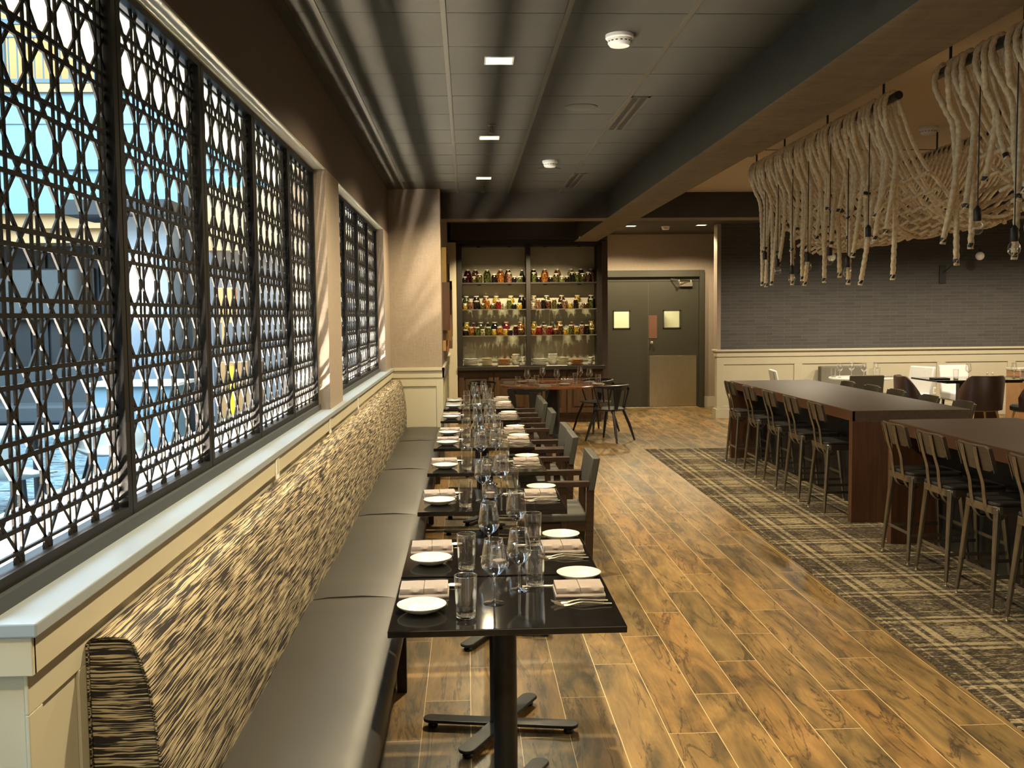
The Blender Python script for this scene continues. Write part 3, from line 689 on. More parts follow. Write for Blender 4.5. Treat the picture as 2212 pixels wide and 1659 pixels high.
# ---- tableware prototypes (placed with origin on the tabletop)
def bread_plate():
    o = MB().lathe([(.040, 0), (.044, .002), (.060, .009), (.080, .0225), (.0835, .0265), (.0838, .028), (.081, .0275), (.062, .0135), (.048, .008), (.001, .0070)], 48).build('bread_plate', 'china', smooth=50); return tag(o, '', 'plate', 'white bread plates on the black tables')
def wine_glass():
    t = thing('wine_glass', (0, 0, 0), 0, '', 'wine glass', 'stemmed wine glasses on the black tables')
    MB().lathe([(.0375, .0), (.0380, .0016), (.030, .0030), (.012, .0055), (.0055, .011)], 32).build('foot', 'glassrim', t, smooth=60)
    MB().tube([(.0322*math.cos(2*PI*k/32), .0322*math.sin(2*PI*k/32), .227) for k in range(33)], .0009, 6, cap=False).build('rim', 'glassrim', t, smooth=80)
    MB().lathe([(.0053, .011), (.0042, .02), (.0038, .06), (.0042, .085), (.007, .094)], 28).build('stem', 'glassthick', t, smooth=60)
    g = MB(); pr = [(.006, .093), (.016, .099), (.030, .112), (.0415, .127), (.0452, .136), (.0448, .146), (.0405, .175), (.0355, .205), (.0325, .227)]; n = 32; k = len(pr); vs_ = []
    for r, z in pr: vs_ += [(r*math.cos(2*PI*j/n), r*math.sin(2*PI*j/n), z) for j in range(n)]
    for r, z in [(r-.0011, z+.0006) for r, z in pr[::-1]]: vs_ += [(r*math.cos(2*PI*j/n), r*math.sin(2*PI*j/n), z) for j in range(n)]
    K = 2*k; fs = [(i*n+j, i*n+(j+1) % n, (i+1)*n+(j+1) % n, (i+1)*n+j) for i in range(K-1) for j in range(n)]
    g.add(vs_, fs).build('bowl', 'glass', t, smooth=60); return t
def tumbler():
    t = thing('water_tumbler', (0, 0, 0), 0, '', 'tumbler', 'water tumblers on the black tables')
    MB().lathe([(.031, 0), (.0335, .003), (.034, .022), (.030, .0225), (.001, .019)], 32).build('base', 'glassthick', t, smooth=50)
    g = MB(); n = 36; pr = [(.034, .02), (.0362, .08), (.0385, .14), (.0372, .1402), (.0345, .08), (.0325, .022)]; vs_ = []
    for r, z in pr: vs_ += [(r*math.cos(2*PI*j/n), r*math.sin(2*PI*j/n), z) for j in range(n)]
    fs = [(i*n+j, i*n+(j+1) % n, (i+1)*n+(j+1) % n, (i+1)*n+j) for i in range(len(pr)-1) for j in range(n)]
    g.add(vs_, fs).build('wall', 'glass', t, smooth=60)
    MB().tube([(.0378*math.cos(2*PI*k/32), .0378*math.sin(2*PI*k/32), .1402) for k in range(33)], .0011, 6, cap=False).build('rim', 'glassrim', t, smooth=80); return t
def candle_jar():
    t = thing('glass_jar', (0, 0, 0), 0, '', 'jar', 'small lidded glass jars on the black tables')
    g = MB(); n = 28; pr = [(.030, .0), (.038, .006), (.042, .025), (.040, .055), (.032, .070), (.033, .082), (.0315, .082), (.0305, .070), (.038, .054), (.040, .026), (.036, .009), (.028, .004)]; vs_ = []
    for r, z in pr: vs_ += [(r*math.cos(2*PI*j/n), r*math.sin(2*PI*j/n), z) for j in range(n)]
    fs = [(i*n+j, i*n+(j+1) % n, (i+1)*n+(j+1) % n, (i+1)*n+j) for i in range(len(pr)-1) for j in range(n)]
    g.add(vs_, fs).build('body', 'glass', t, smooth=60)
    MB().lathe([(.024, .006), (.026, .01), (.026, .034), (.001, .036)], 20).build('candle', 'napkin', t, smooth=50)
    MB().lathe([(.034, .082), (.034, .088), (.01, .094), (.005, .098), (.008, .106), (.001, .112)], 24).build('lid', 'glass', t, smooth=50); return t
def shaker():
    t = thing('spice_shaker', (0, 0, 0), 0, '', 'shaker', 'glass spice shakers')
    MB().lathe([(.017, 0), (.019, .004), (.017, .055), (.012, .065)], 16).build('body', 'glass', t, smooth=50)
    MB().lathe([(.013, .064), (.013, .075), (.008, .085), (.003, .088)], 16).build('cap', 'steel', t, smooth=50); return t
def napkin():
    t = thing('folded_napkin', (0, 0, 0), 0, '', 'napkin', 'folded taupe napkins on the black tables')
    g = MB(); W = .085
    def slab(x0, x1, y0, y1, z0, z1, n=10, bulge=.003, r=.006):
        k = 10; vs_ = []
        for i in range(n+1):
            u = i/n; x_ = x0+(x1-x0)*u; bz = bulge*math.sin(PI*u)
            for (yy, zz) in ((y0+r*.3, z0), (y0, (z0+z1)/2), (y0+r, z1), (y0+(y1-y0)*.33, z1+bz), (y0+(y1-y0)*.66, z1+bz*1.2), (y1-r, z1), (y1, (z0+z1)/2), (y1-r*.3, z0)): vs_.append((x_, yy+.0012*math.sin(u*7+zz*300), zz))
        kk = 8; fs = [(i*kk+j, i*kk+(j+1) % kk, (i+1)*kk+(j+1) % kk, (i+1)*kk+j) for i in range(n) for j in range(kk)]+[tuple(range(kk)), tuple(n*kk+j for j in range(kk))]
        return vs_, fs
    g.add(*slab(-W-.004, W+.004, -.068, .066, 0, .011)); g.build('lower_fold', 'napkin', t, smooth=50)
    g = MB(); g.add(*slab(-W, -.001, -.058, .070, .0112, .031)).add(*slab(.001, W, -.056, .070, .0112, .0315)); g.build('upper_fold', 'napkin', t, smooth=50)
    return t
def fork():
    g = MB(); pts = [(-.10, 0, .0125), (-.085, 0, .007), (-.065, 0, .002), (-.045, 0, .0035), (-.02, 0, .010), (.0, 0, .0125), (.03, 0, .0105), (.07, 0, .0065), (.095, 0, .006), (.10, 0, .006)]
    ws = [.0095, .0125, .0125, .0075, .0035, .0032, .004, .006, .0075, .004]
    for i in range(3, len(pts)-1): g.bar(pts[i], pts[i+1], ws[i]*2, .0022, side=(0, 1, 0), w2=ws[i+1]*2, t2=.0022)
    g.bar(pts[2], pts[3], ws[2]*2, .002, side=(0, 1, 0), w2=ws[3]*2, t2=.0022)
    for k in range(4):
        y_ = (-1.5+k)*.0064
        for i in range(2): g.bar((pts[i][0], y_, pts[i][2]), (pts[i+1][0], y_, pts[i+1][2]), .003, .0016, side=(0, 1, 0))
    o = g.build('fork', 'steel', smooth=35); return tag(o, '', 'fork', 'steel forks')
def knife():
    g = MB().bar((-.11, 0, .002), (-.0, 0, .002), .018, .0018, side=(0, 1, 0)).bar((.0, 0, .002), (.105, 0, .003), .011, .005, side=(0, 1, 0), w2=.015)
    o = g.build('table_knife', 'steel', bevel=.001); return tag(o, '', 'knife', 'steel table knives')
def spoon():
    g = MB(); g.add(*(lambda r: (r.v, r.f))(MB().lathe([(.001, 0), (.012, .0015), (.020, .006), (.0195, .0072), (.011, .003), (.001, .0016)], 20))); g.v = [(a*1.5, b, c) for a, b, c in g.v]
    g.bar((.028, 0, .006), (.06, 0, .010), .006, .0025, side=(0, 1, 0)).bar((.06, 0, .010), (.145, 0, .004), .006, .0025, side=(0, 1, 0), w2=.015)
    o = g.build('spoon', 'steel', smooth=40); return tag(o, '', 'spoon', 'steel spoons')
P_PL, P_WG, P_TU, P_JR, P_NK, P_FK, P_KN, P_SP = bread_plate(), wine_glass(), tumbler(), candle_jar(), napkin(), fork(), knife(), spoon()
def put(proto, loc, rz, label, group=None, tilt=None):
    if proto.children: return place(proto, loc, rz, label, group)
    if proto.name in used: o = proto.copy(); col.objects.link(o)
    else: o = proto; used.add(proto.name)
    o.location = loc; o.rotation_euler = (0, 0, rz); o['label'] = label
    if group: o['group'] = group
    return o
TN = ['nearest table', 'second table of the near pair', 'third table in the row', 'fourth table in the row', 'front table of the middle pair', 'rear table of the middle pair', 'single table past the middle pair', 'front table of the last pair', 'last table beside the column']
ZT = .75
R = random.Random(3)
def jt(a=.008): return R.uniform(-a, a)
for i, (y_, _) in enumerate(TB):
    tn = TN[i]; far = i > 6; y0 = y_-.318
    def at(x_, dy, z=0, a=.006): return (x_+jt(a), y0+dy+jt(a), ZT+z)
    put(P_PL, at(-.163, .205), jt(1), 'white bread plate at the bench side of the '+tn)
    put(P_PL, at(.410, .580 if i != 1 else .585), jt(1), 'white bread plate at the aisle side of the '+tn)
    put(P_NK, at(-.163, .425, 0, .004), .03+jt(.05), 'folded taupe napkin on the bench side of the '+tn)
    put(P_NK, at(.392, .390, 0, .004), jt(.04), 'folded taupe napkin on the aisle side of the '+tn)
    put(P_WG, at(.078, .285), jt(1), 'stemmed wine glass on the bench side of the '+tn)
    put(P_WG, at(.182 if i != 1 else .20, .440 if i != 1 else .54), jt(1), 'stemmed wine glass on the aisle side of the '+tn)
    put(P_TU, at(-.016, .135 if i != 1 else .11), jt(1), 'water tumbler, bench side of the '+tn)
    put(P_TU, at(.245 if i != 1 else .27, .505 if i != 1 else .49), jt(1), 'water tumbler, aisle side of the '+tn)
    put(P_FK, at(.38, .268, 0, .003), .03+jt(.04), 'fork closest to the napkin, aisle side of the '+tn)
    put(P_FK, at(.387, .232, 0, .003), -.04+jt(.04), 'fork in front of another, aisle side of the '+tn)
    put(P_KN, at(.30, .485, 0, .003), jt(.03), 'knife behind the napkin, aisle side of the '+tn)
    put(P_SP, at(-.065, .515, 0, .003), PI+.1+jt(.05), 'spoon behind the napkin, bench side of the '+tn)
    if i in (1, 2, 3, 5, 7): put(P_JR, (.118+jt(), y0+(-.02 if i == 99 else .10)+(0 if i != 2 else .25), ZT), 0, 'small lidded glass jar in the middle of the '+tn)

# ================================================================== ARMCHAIRS
def armchair():
    t = thing('armchair', (0, 0, 0), 0, '', 'chair', 'dark wood armchairs along the aisle')
    for s_ in (-1, 1):
        y_ = s_*.24
        MB().bar((.245, y_, 0), (.262, y_, .62), .05, .032, side=(1, 0, 0)).bar((.262, y_, .60), (.30, y_, .80), .045, .03, side=(1, 0, 0)).build('rear_leg', 'chairwood', t, bevel=.003)
        MB().bar((.10, y_, 0), (.08, y_, .625), .045, .032, side=(1, 0, 0)).build('front_leg', 'chairwood', t, bevel=.003)
        MB().box(-.20, y_-.027, .625, .262, y_+.027, .662).build('armrest', 'chairwood', t, bevel=.004)
        MB().box(.10, y_-.012, .20, .25, y_+.012, .235).box(.10, y_-.012, .33, .25, y_+.012, .39).build('side_rail', 'chairwood', t, bevel=.002)
    MB().box(-.15, -.235, .33, .24, .235, .385).build('seat_frame', 'chairwood', t, bevel=.004)
    g = MB(); g.box(-.17, -.262, .39, .235, .262, .45); g.build('seat', 'chairfab', t, bevel=.016, seg=3, smooth=40)
    g = MB(); g.add([(.245, -.268, .60), (.245, .268, .60), (.285, .268, .60), (.285, -.268, .60), (.275, -.268, .815), (.275, .268, .815), (.325, .268, .815), (.325, -.268, .815)], [(0, 1, 2, 3), (7, 6, 5, 4), (0, 4, 5, 1), (1, 5, 6, 2), (2, 6, 7, 3), (3, 7, 4, 0)])
    g.build('backrest', 'chairfab', t, bevel=.006, smooth=35)
    MB().box(.10, -.24, .20, .125, .24, .23).build('stretcher', 'chairwood', t)
    return t
ac = armchair()
AC = [(6.65, 'dark wood armchair with charcoal back, nearest of the row along the tables'), (7.78, 'dark wood armchair at the front table of the middle pair'), (8.345, 'dark wood armchair at the rear table of the middle pair'),
      (9.72, 'dark wood armchair at the single table past the middle pair'), (10.76, 'dark wood armchair at the front table of the last pair'), (11.325, 'dark wood armchair farthest along the row of tables')]
for y_, lb in AC: place(ac, (.53+jt(.01), y_, 0), jt(.02), lb)

# ================================================================== HIGH TABLES AND STOOLS
def high_table(y0, y1, lb):
    t = thing('communal_table', (3.66, y0, .006), 0, lb, 'table', 'long communal high tables')
    L = y1-y0; W = .495
    MB().box(-W, 0, .845, W, L, .934).build('tabletop', 'hightop', t, bevel=.003)
    MB().box(-W-.0015, 0, .846, -W+.02, L, .928).build('edge_band', 'walnut', t)
    for a in (0.0, L-.07): MB().box(-W, a-.001, 0, W, a+.07, .845).build('end_panel', 'walnut', t, bevel=.002)
    MB().box(-.16, .07, 0, .16, L-.07, .845).build('centre_panel', 'blackmetal', t)
high_table(7.98, 11.80, 'long dark communal high table farther back, near the white wainscot')
high_table(3.30, 7.28, 'long dark communal high table in front, cut by the right edge of the picture')
def stool():
    """faces +x ; origin on the floor centre of the feet"""
    t = thing('counter_stool', (0, 0, 0), 0, '', 'stool', 'gunmetal counter stools at the high tables')
    zs = .60
    g = MB(); pl = []
    for cx, cy, a0 in ((.15, .14, 0), (-.15, .14, 90), (-.15, -.14, 180), (.15, -.14, 270)):
        for k in range(5): a = math.radians(a0+k*22.5); pl.append((cx+.045*math.cos(a), cy+.045*math.sin(a)))
    MB().prism(pl, zs-.035, zs+.012, 'z').build('seat_apron', 'gunmetal', t, bevel=.003)
    g = MB(); g.prism([(a*.985, b*.985) for a, b in pl], zs+.012, zs+.034, 'z'); g.build('seat', 'stoolseat', t, bevel=.008, seg=3)
    for sx in (-1, 1):
        for sy in (-1, 1):
            top = Vector((sx*.165, sy*.155, zs-.005)); bot = Vector((sx*.212, sy*.205, .025))
            g = MB().bar(top, bot, .050, .032, side=(0, 1, 0), w2=.024, t2=.020)
            o = g.build('leg', 'gunmetal', t, bevel=.006, seg=2)
            MB().lathe([(.017, 0), (.017, .005), (.006, .009), (.006, .03)], 14, (bot.x, bot.y, 0)).build('foot_glide', 'steel', o, smooth=40)
    q = .193; z = .20
    for a, b in (((-q, -q+.01, z), (q, -q+.01, z)), ((-q, q-.01, z), (q, q-.01, z))): MB().bar(a, b, .022, .005, side=(0, 0, 1)).build('footrest', 'gunmetal', t)
    for a, b in (((-q, -q+.01, z+.012), (-q, q-.01, z+.012)), ((q, -q+.01, z+.06), (q, q-.01, z+.06))): MB().bar(a, b, .022, .005, side=(0, 0, 1)).build('footrest', 'gunmetal', t)
    for sy in (-1, 1):
        y_ = sy*.075
        pts = resample([(-.07, y_, zs-.045), (-.09, y_, zs-.075), (-.125, y_, zs-.088), (-.165, y_, zs-.072), (-.19, y_, zs-.02), (-.205, y_, zs+.06), (-.215, y_, zs+.14), (-.245, y_, zs+.24), (-.27, y_, zs+.36)], .02)
        g = MB().tube(pts, .019, 10, sc_=(.45, 1.0)); g.build('back_post', 'gunmetal', t, smooth=60)
    # slightly curved back board
    g = MB(); n = 10; vs_ = []
    for i in range(n+1):
        u = i/n*2-1; y_ = u*.185; cv = .028*u*u; r = .0 if abs(u) < .9 else .02
        for x_, z_ in ((-.226, zs+.212+r), (-.243, zs+.212+r), (-.283, zs+.366-r), (-.266, zs+.366-r)): vs_.append((x_+cv+.012, y_, z_))
    fs = [(i*4+j, i*4+(j+1) % 4, (i+1)*4+(j+1) % 4, (i+1)*4+j) for i in range(n) for j in range(4)]+[(0, 1, 2, 3), tuple(n*4+j for j in range(4))]
    b = g.add(vs_, fs).build('back_board', 'stoolback', t, bevel=.005, smooth=40)
    for s_ in (-1, 1):
        y_ = s_*.186; MB().bar((-.197, y_, zs+.212), (-.237, y_, zs+.355), .026, .005, side=(1, 0, 0)).build('metal_rim', 'gunmetal', b, bevel=.002)
    return t
st = stool()
LB1 = ['farthest on the aisle side', 'second from the far end, aisle side', 'middle one on the aisle side', 'second from the near corner, aisle side', 'at the near corner on the aisle side']
for y_, lb in zip((11.285, 10.515, 9.8, 9.135, 8.46), LB1): place(st, (3.255, y_, .006), jt(.02), 'gunmetal counter stool at the rear high table, '+lb)
for y_, lb in zip((6.80, 6.256, 5.70, 5.13), ('at the far corner', 'second from the far corner', 'third from the far corner', 'cut by the picture edge')): place(st, (3.228, y_, .006), jt(.02), 'gunmetal counter stool at the front high table, '+lb)
for y_, lb in zip((11.0, 10.33, 9.73, 9.02, 8.38), ('farthest', 'second from the far end', 'middle one', 'second from the near end', 'nearest')): place(st, (4.075, y_, .006), PI+jt(.03), 'stool on the far side of the rear high table, '+lb)

# ================================================================== ROUND TABLE BY THE CABINET
t = thing('round_table', (1.22, 14.25, 0), 0, 'large round red-brown wood table standing in front of the jar cabinet', 'table')
MB().lathe([(.70, 0), (.76, .008), (.765, .03), (.755, .035), (.001, .035)], 64, (0, 0, .725)).build('tabletop', 'roundwood', t, smooth=40)
MB().lathe([(.34, 0), (.34, .012), (.11, .03), (.105, .06), (.105, .725)], 40).build('pedestal', 'blackwood', t, smooth=40)
def windsor():
    """broad-armed round-back chair, faces +x"""
    t = thing('round_back_chair', (0, 0, 0), 0, '', 'chair', 'black round-back chairs at the round table')
    g = MB(); n = 28; pl = []
    for k in range(n):
        a = 2*PI*k/n; r = 1.0; x_ = .23*math.cos(a); y_ = .245*math.sin(a)*(1+.08*math.cos(a)); pl.append((x_, y_))
    vs_ = [(a*.86, b*.86, .425) for a, b in pl]+[(a, b, .445) for a, b in pl]+[(a, b, .455) for a, b in pl]+[(a*.9, b*.9, .459) for a, b in pl]+[(a*.4, b*.4, .450) for a, b in pl]
    fs = [(i*n+j, i*n+(j+1) % n, (i+1)*n+(j+1) % n, (i+1)*n+j) for i in range(4) for j in range(n)]+[tuple(range(n)), tuple(4*n+j for j in range(n))]
    g.add(vs_, fs).build('seat', 'blackwood', t, smooth=50)
    for sx in (-1, 1):
        for sy in (-1, 1): MB().tube([(sx*.13, sy*.13, .435), (sx*.20, sy*.19, .22), (sx*.255, sy*.235, 0)], .016, 10, rs=[.018, .021, .013]).build('leg', 'blackwood', t, smooth=60)
    g = MB(); n = 26; vs_ = []
    for i in range(n+1):
        a = math.radians(72+(288-72)*i/n); e = abs(math.sin(PI*i/n)); hh = .020+.062*e**2; zt = .765+.02*e
        r1 = .275; r0 = r1-.018-.014*(1-e)
        lean = .02*e
        for rr, z_ in ((r0, zt-hh), (r1, zt-hh+.004), (r1+lean, zt), (r0+lean-.012, zt+.006)): vs_.append((rr*math.cos(a)*.95+.02, rr*math.sin(a), z_))
    fs = [(i*4+j, i*4+(j+1) % 4, (i+1)*4+(j+1) % 4, (i+1)*4+j) for i in range(n) for j in range(4)]+[(0, 1, 2, 3), tuple(n*4+j for j in range(4))]
    g.add(vs_, fs).build('top_rail', 'blackwood', t, bevel=.003, smooth=50)
    for sy in (-1, 1): MB().bar((-.215, sy*.155, .745), (-.165, sy*.105, .45), .135, .016, side=(.55, sy*.8, 0) if sy > 0 else (-.55, .8, 0), w2=.045).build('splat', 'blackwood', t, bevel=.003)
    for sy in (-1, 1):
        MB().tube([(.02, sy*.205, .45), (.10, sy*.262, .757)], .011, 10).build('spindle', 'blackwood', t, smooth=60)
        MB().tube([(-.10, sy*.18, .45), (-.115, sy*.243, .752)], .010, 10).build('spindle', 'blackwood', t, smooth=60)
    return t
wc = windsor()
for x_, y_, r_, lb in ((1.97, 13.62, math.radians(140), 'black round-back chair standing in the open aisle beside the round table'), (1.92, 14.74, math.radians(213), 'black round-back chair tucked behind the one in the aisle'),
                       (.80, 13.22, math.radians(68), 'black round-back chair with its back to the camera, at the round table'), (.27, 14.55, math.radians(-10), 'black round-back chair at the round table beside the column wall')): place(wc, (x_, y_, 0), r_, lb)
ZR = .76
for x_, y_, lb in ((.84, 13.93, 'wine glass leftmost on the round table'), (1.10, 14.50, 'wine glass second from the column on the round table'), (1.26, 13.95, 'wine glass next to the shakers on the round table'), (1.66, 14.55, 'wine glass at the rear of the round table, before the cabinet'), (1.73, 13.98, 'wine glass on the round table nearest the standing chair')):
    put(P_WG, (x_, y_, ZR), 0, lb, 'wine glasses on the round table')
for x_, y_, lb in ((.70, 13.80, 'short tumbler leftmost on the round table'), (.98, 14.05, 'tumbler beside the leftmost wine glass on the round table'), (1.58, 14.45, 'tumbler at the rear of the round table'), (1.86, 14.02, 'short tumbler on the round table closest to the standing chair')):
    put(P_TU, (x_, y_, ZR), 0, lb, 'tumblers on the round table')
for x_, y_, r_, lb in ((.60, 14.38, 0, 'folded napkin at the column side of the round table'), (.92, 14.70, .8, 'folded napkin at the far left of the round table'), (1.05, 13.66, .3, 'folded napkin lying nearest the camera on the round table'), (1.50, 14.80, 0, 'folded napkin at the cabinet side of the round table'), (1.76, 14.22, 1.2, 'folded napkin on the round table toward the doors')):
    put(P_NK, (x_, y_, ZR), r_, lb, 'napkins on the round table')
for x_, y_, lb in ((1.36, 13.86, 'bread plate near the front edge of the round table'), (.80, 14.50, 'bread plate at the column side of the round table'), (1.83, 13.80, 'bread plate at the aisle side of the round table')): put(P_PL, (x_, y_, ZR), 0, lb, 'bread plates on the round table')
shk = shaker(); 
for x_, y_, lb in ((1.34, 14.12, 'spice shaker standing left in the trio on the round table'), (1.385, 14.10, 'spice shaker in the middle of the trio on the round table'), (1.43, 14.13, 'spice shaker standing right in the trio on the round table')): put(shk, (x_, y_, ZR), 0, lb, 'shakers on the round table')

# ================================================================== CABINET WITH JARS
CB = thing('display_cabinet', (0, 0, 0), 0, 'tall dark wood cabinet with open shelves of preserve jars', 'cabinet')
g = MB().box(-.16, 16.02, .12, 2.21, 16.39, .87).box(-.13, 16.06, 0, 2.18, 16.39, .12); g.build('base', 'cabinet', CB, bevel=.003)
MB().box(-.16, 15.95, .87, 2.235, 16.395, .93).build('countertop', 'cabdark', CB, bevel=.004)
for a, b in ((-.14, .41), (.43, 1.0), (1.02, 1.60), (1.62, 2.19)):
    g = MB(); f = .075; g.box(a, 16.0, .16, a+f, 16.02, .83).box(b-f, 16.0, .16, b, 16.02, .83).box(a+f, 16.0, .16, b-f, 16.02, .16+f).box(a+f, 16.0, .83-f, b-f, 16.02, .83).box(a+f+.03, 16.008, .16+f+.03, b-f-.03, 16.02, .83-f-.03)
    d = g.build('door', 'cabinet', CB, bevel=.003); MB().lathe([(.004, 0), (.004, .02), (.011, .024), (.011, .03)], 12).xf(Matrix.Translation((b-.04, 16.0, .68)) @ Matrix.Rotation(PI/2, 4, 'X')).build('knob', 'brass', d, smooth=40)
for a, b in ((-.16, -.075), (.965, 1.035), (2.115, 2.20)): MB().box(a, 16.05, .93, b, 16.39, 2.90).build('upright', 'cabdark', CB, bevel=.003)
MB().box(-.16, 16.05, 2.875, 2.20, 16.39, 2.93).box(-.20, 15.99, 2.93, 2.25, 16.39, 2.962).build('crown', 'cabdark', CB, bevel=.003)
MB().box(-.075, 16.375, .93, 2.115, 16.388, 2.875).build('back_panel', 'cabback', CB)
for a, b in ((-.075, .965), (1.035, 2.115)):
    MB().box(a, 16.10, 2.262, b, 16.37, 2.288).build('shelf', 'cabdark', CB, bevel=.002)
    for z_ in (1.855, 1.43):
        o = MB().box(a, 16.10, z_-.01, b, 16.37, z_).build('glass_shelf', 'shelfglass', CB)
        MB().box(a, 16.096, z_-.011, b, 16.0995, z_+.001).build('edge_strip', 'steel', o)
for x_ in (.20, .70, 1.28, 1.84):
    for z_ in (2.873, 2.258):
        MB().lathe([(.034, 0), (.034, -.012), (.028, -.016), (.001, -.016)], 18, (x_, 16.16, z_)).build('puck_light', 'blackmetal', CB, smooth=40)
for x_ in (.25, .68, 1.10, 1.52): spot('cabinet_accent', (x_, 15.0, CZ-.06), 95, (1, .80, .48), 80, .6, .02, rot=(math.radians(28), 0, 0))
JC = {'dk': (.018, .012, .010), 'dr': (.07, .008, .010), 'rd': (.30, .02, .02), 'or': (.55, .20, .03), 'yl': (.62, .40, .04), 'gn': (.12, .14, .03), 'pg': (.30, .32, .12), 'ol': (.13, .11, .03), 'pk': (.36, .17, .10), 'br': (.12, .05, .02), 'cr': (.50, .42, .24)}
CN = {'dk': 'near-black', 'dr': 'dark red', 'rd': 'bright red', 'or': 'orange', 'yl': 'yellow', 'gn': 'green', 'pg': 'pale green', 'ol': 'olive', 'pk': 'pinkish', 'br': 'brown', 'cr': 'cream'}
for k, c in JC.items():
    x = N('preserve_'+k); v = x.n('ShaderNodeTexVoronoi'); x.l(x.map(x.obj(), (60, 60, 28)), v.inputs['Vector']); v.inputs['Scale'].default_value = 1
    M['j_'+k] = x.done(x.ramp(v.outputs['Distance'], [(.1, tuple(q*.5 for q in c)), (.5, tuple(q*.22 for q in c)), (.75, tuple(q*.04 for q in c))]), .12)
JT = {'L': (.062, .205, 'tall'), 'M': (.048, .125, 'mid-size'), 'S': (.042, .085, 'small'), 'B': (.052, .195, 'bottle-shaped'), 'T': (.04, .145, 'slim')}
jar_proto = {}
def jar(kind, colr):
    key = (kind, colr)
    if key in jar_proto: return jar_proto[key]
    r, h, _ = JT[kind]; t = thing('preserve_jar', (0, 0, 0), 0, '', 'jar')
    if kind == 'B': pr = [(r*.85, 0), (r, .008), (r, h*.42), (r*.78, h*.62), (r*.42, h*.82), (r*.36, h)]; lr = r*.40
    elif kind == 'L': pr = [(r*.88, 0), (r, .010), (r, h*.66), (r*.86, h*.80), (r*.62, h*.90), (r*.60, h)]; lr = r*.66
    else: pr = [(r*.9, 0), (r, .006), (r, h*.78), (r*.82, h*.90), (r*.78, h)]; lr = r*.86
    MB().lathe([(a, b) for a, b in pr], 20).build('body', 'j_'+colr, t, smooth=45)
    MB().lathe([(lr, h-.002), (lr, h+.014), (lr*.92, h+.017), (.001, h+.017)], 20).build('lid', 'lid', t, smooth=40)
    jar_proto[key] = t; return t
def zx(px): return (970+px/5.926)
def jx(px, y):  # shelf x from a measured picture column, resolved once into a place on the shelf
    return (zx(px)-1011.6)/2135.6*y*1.004-.0
shelves = [
 (2.2885, 'top shelf', [(175,'S','dk'),(262,'L','dr'),(322,'L','br'),(340,'S','ol'),(412,'M','ol'),(508,'L','gn'),(598,'M','dk'),(678,'L','or'),(768,'L','br'),(788,'T','pk'),(835,'S','dk'),(882,'S','gn'),(925,'S','dk'),(962,'B','dk'),(985,'S','gn'),
   (1078,'L','dk'),(1100,'T','gn'),(1162,'S','dk'),(1240,'L','or'),(1314,'S','dk'),(1356,'M','ol'),(1402,'L','pk'),(1404,'S','pg'),(1450,'S','dk'),(1496,'T','dk'),(1576,'L','pg'),(1650,'T','gn'),(1702,'L','dk'),(1716,'M','ol'),(1783,'T','br'),(1860,'L','pk')]),
 (1.8555, 'second shelf', [(170,'S','yl'),(192,'L','gn'),(250,'M','pk'),(300,'M','dk'),(345,'S','ol'),(368,'L','dk'),(432,'T','or'),(490,'L','or'),(505,'S','ol'),(562,'M','rd'),(620,'L','yl'),(655,'S','cr'),(702,'T','gn'),(722,'S','dk'),(785,'S','yl'),(806,'L','yl'),(832,'M','or'),(880,'S','yl'),(925,'S','dk'),(952,'L','dk'),(976,'S','br'),
   (1078,'S','cr'),(1092,'L','cr'),(1142,'T','pk'),(1200,'T','dk'),(1262,'L','ol'),(1286,'M','br'),(1360,'T','ol'),(1425,'S','dk'),(1455,'L','br'),(1468,'M','pk'),(1520,'S','yl'),(1585,'T','dk'),(1640,'S','cr'),(1655,'L','yl'),(1716,'S','br'),(1770,'T','gn'),(1828,'S','pk'),(1842,'L','dk'),(1862,'T','ol')]),
 (1.4305, 'third shelf', [(178,'S','dk'),(192,'L','yl'),(242,'M','or'),(278,'B','rd'),(300,'M','gn'),(360,'S','cr'),(382,'L','ol'),(438,'M','gn'),(492,'B','dk'),(506,'S','yl'),(560,'L','dk'),(566,'M','or'),(598,'S','yl'),(648,'S','dk'),(686,'T','dr'),(708,'S','br'),(744,'L','rd'),(772,'M','pk'),(812,'S','dr'),(852,'M','dk'),(858,'S','br'),(910,'T','pk'),(930,'L','or'),(984,'T','gn'),
   (1084,'L','yl'),(1090,'S','or'),(1160,'M','rd'),(1222,'B','dr'),(1234,'T','pk'),(1280,'M','rd'),(1335,'B','ol'),(1348,'S','br'),(1416,'L','or'),(1412,'T','br'),(1440,'S','yl'),(1486,'T','gn'),(1548,'M','yl'),(1582,'B','rd'),(1640,'T','pk'),(1702,'T','dk'),(1716,'B','dr'),(1728,'S','ol'),(1776,'S','br'),(1814,'T','br'),(1844,'L','yl'),(1868,'T','dk'),(1886,'S','br')])]
ORD = ['first', 'second', 'third', 'fourth', 'fifth', 'sixth', 'seventh', 'eighth', 'ninth', 'tenth', 'eleventh', 'twelfth', 'thirteenth', 'fourteenth', 'fifteenth', 'sixteenth']
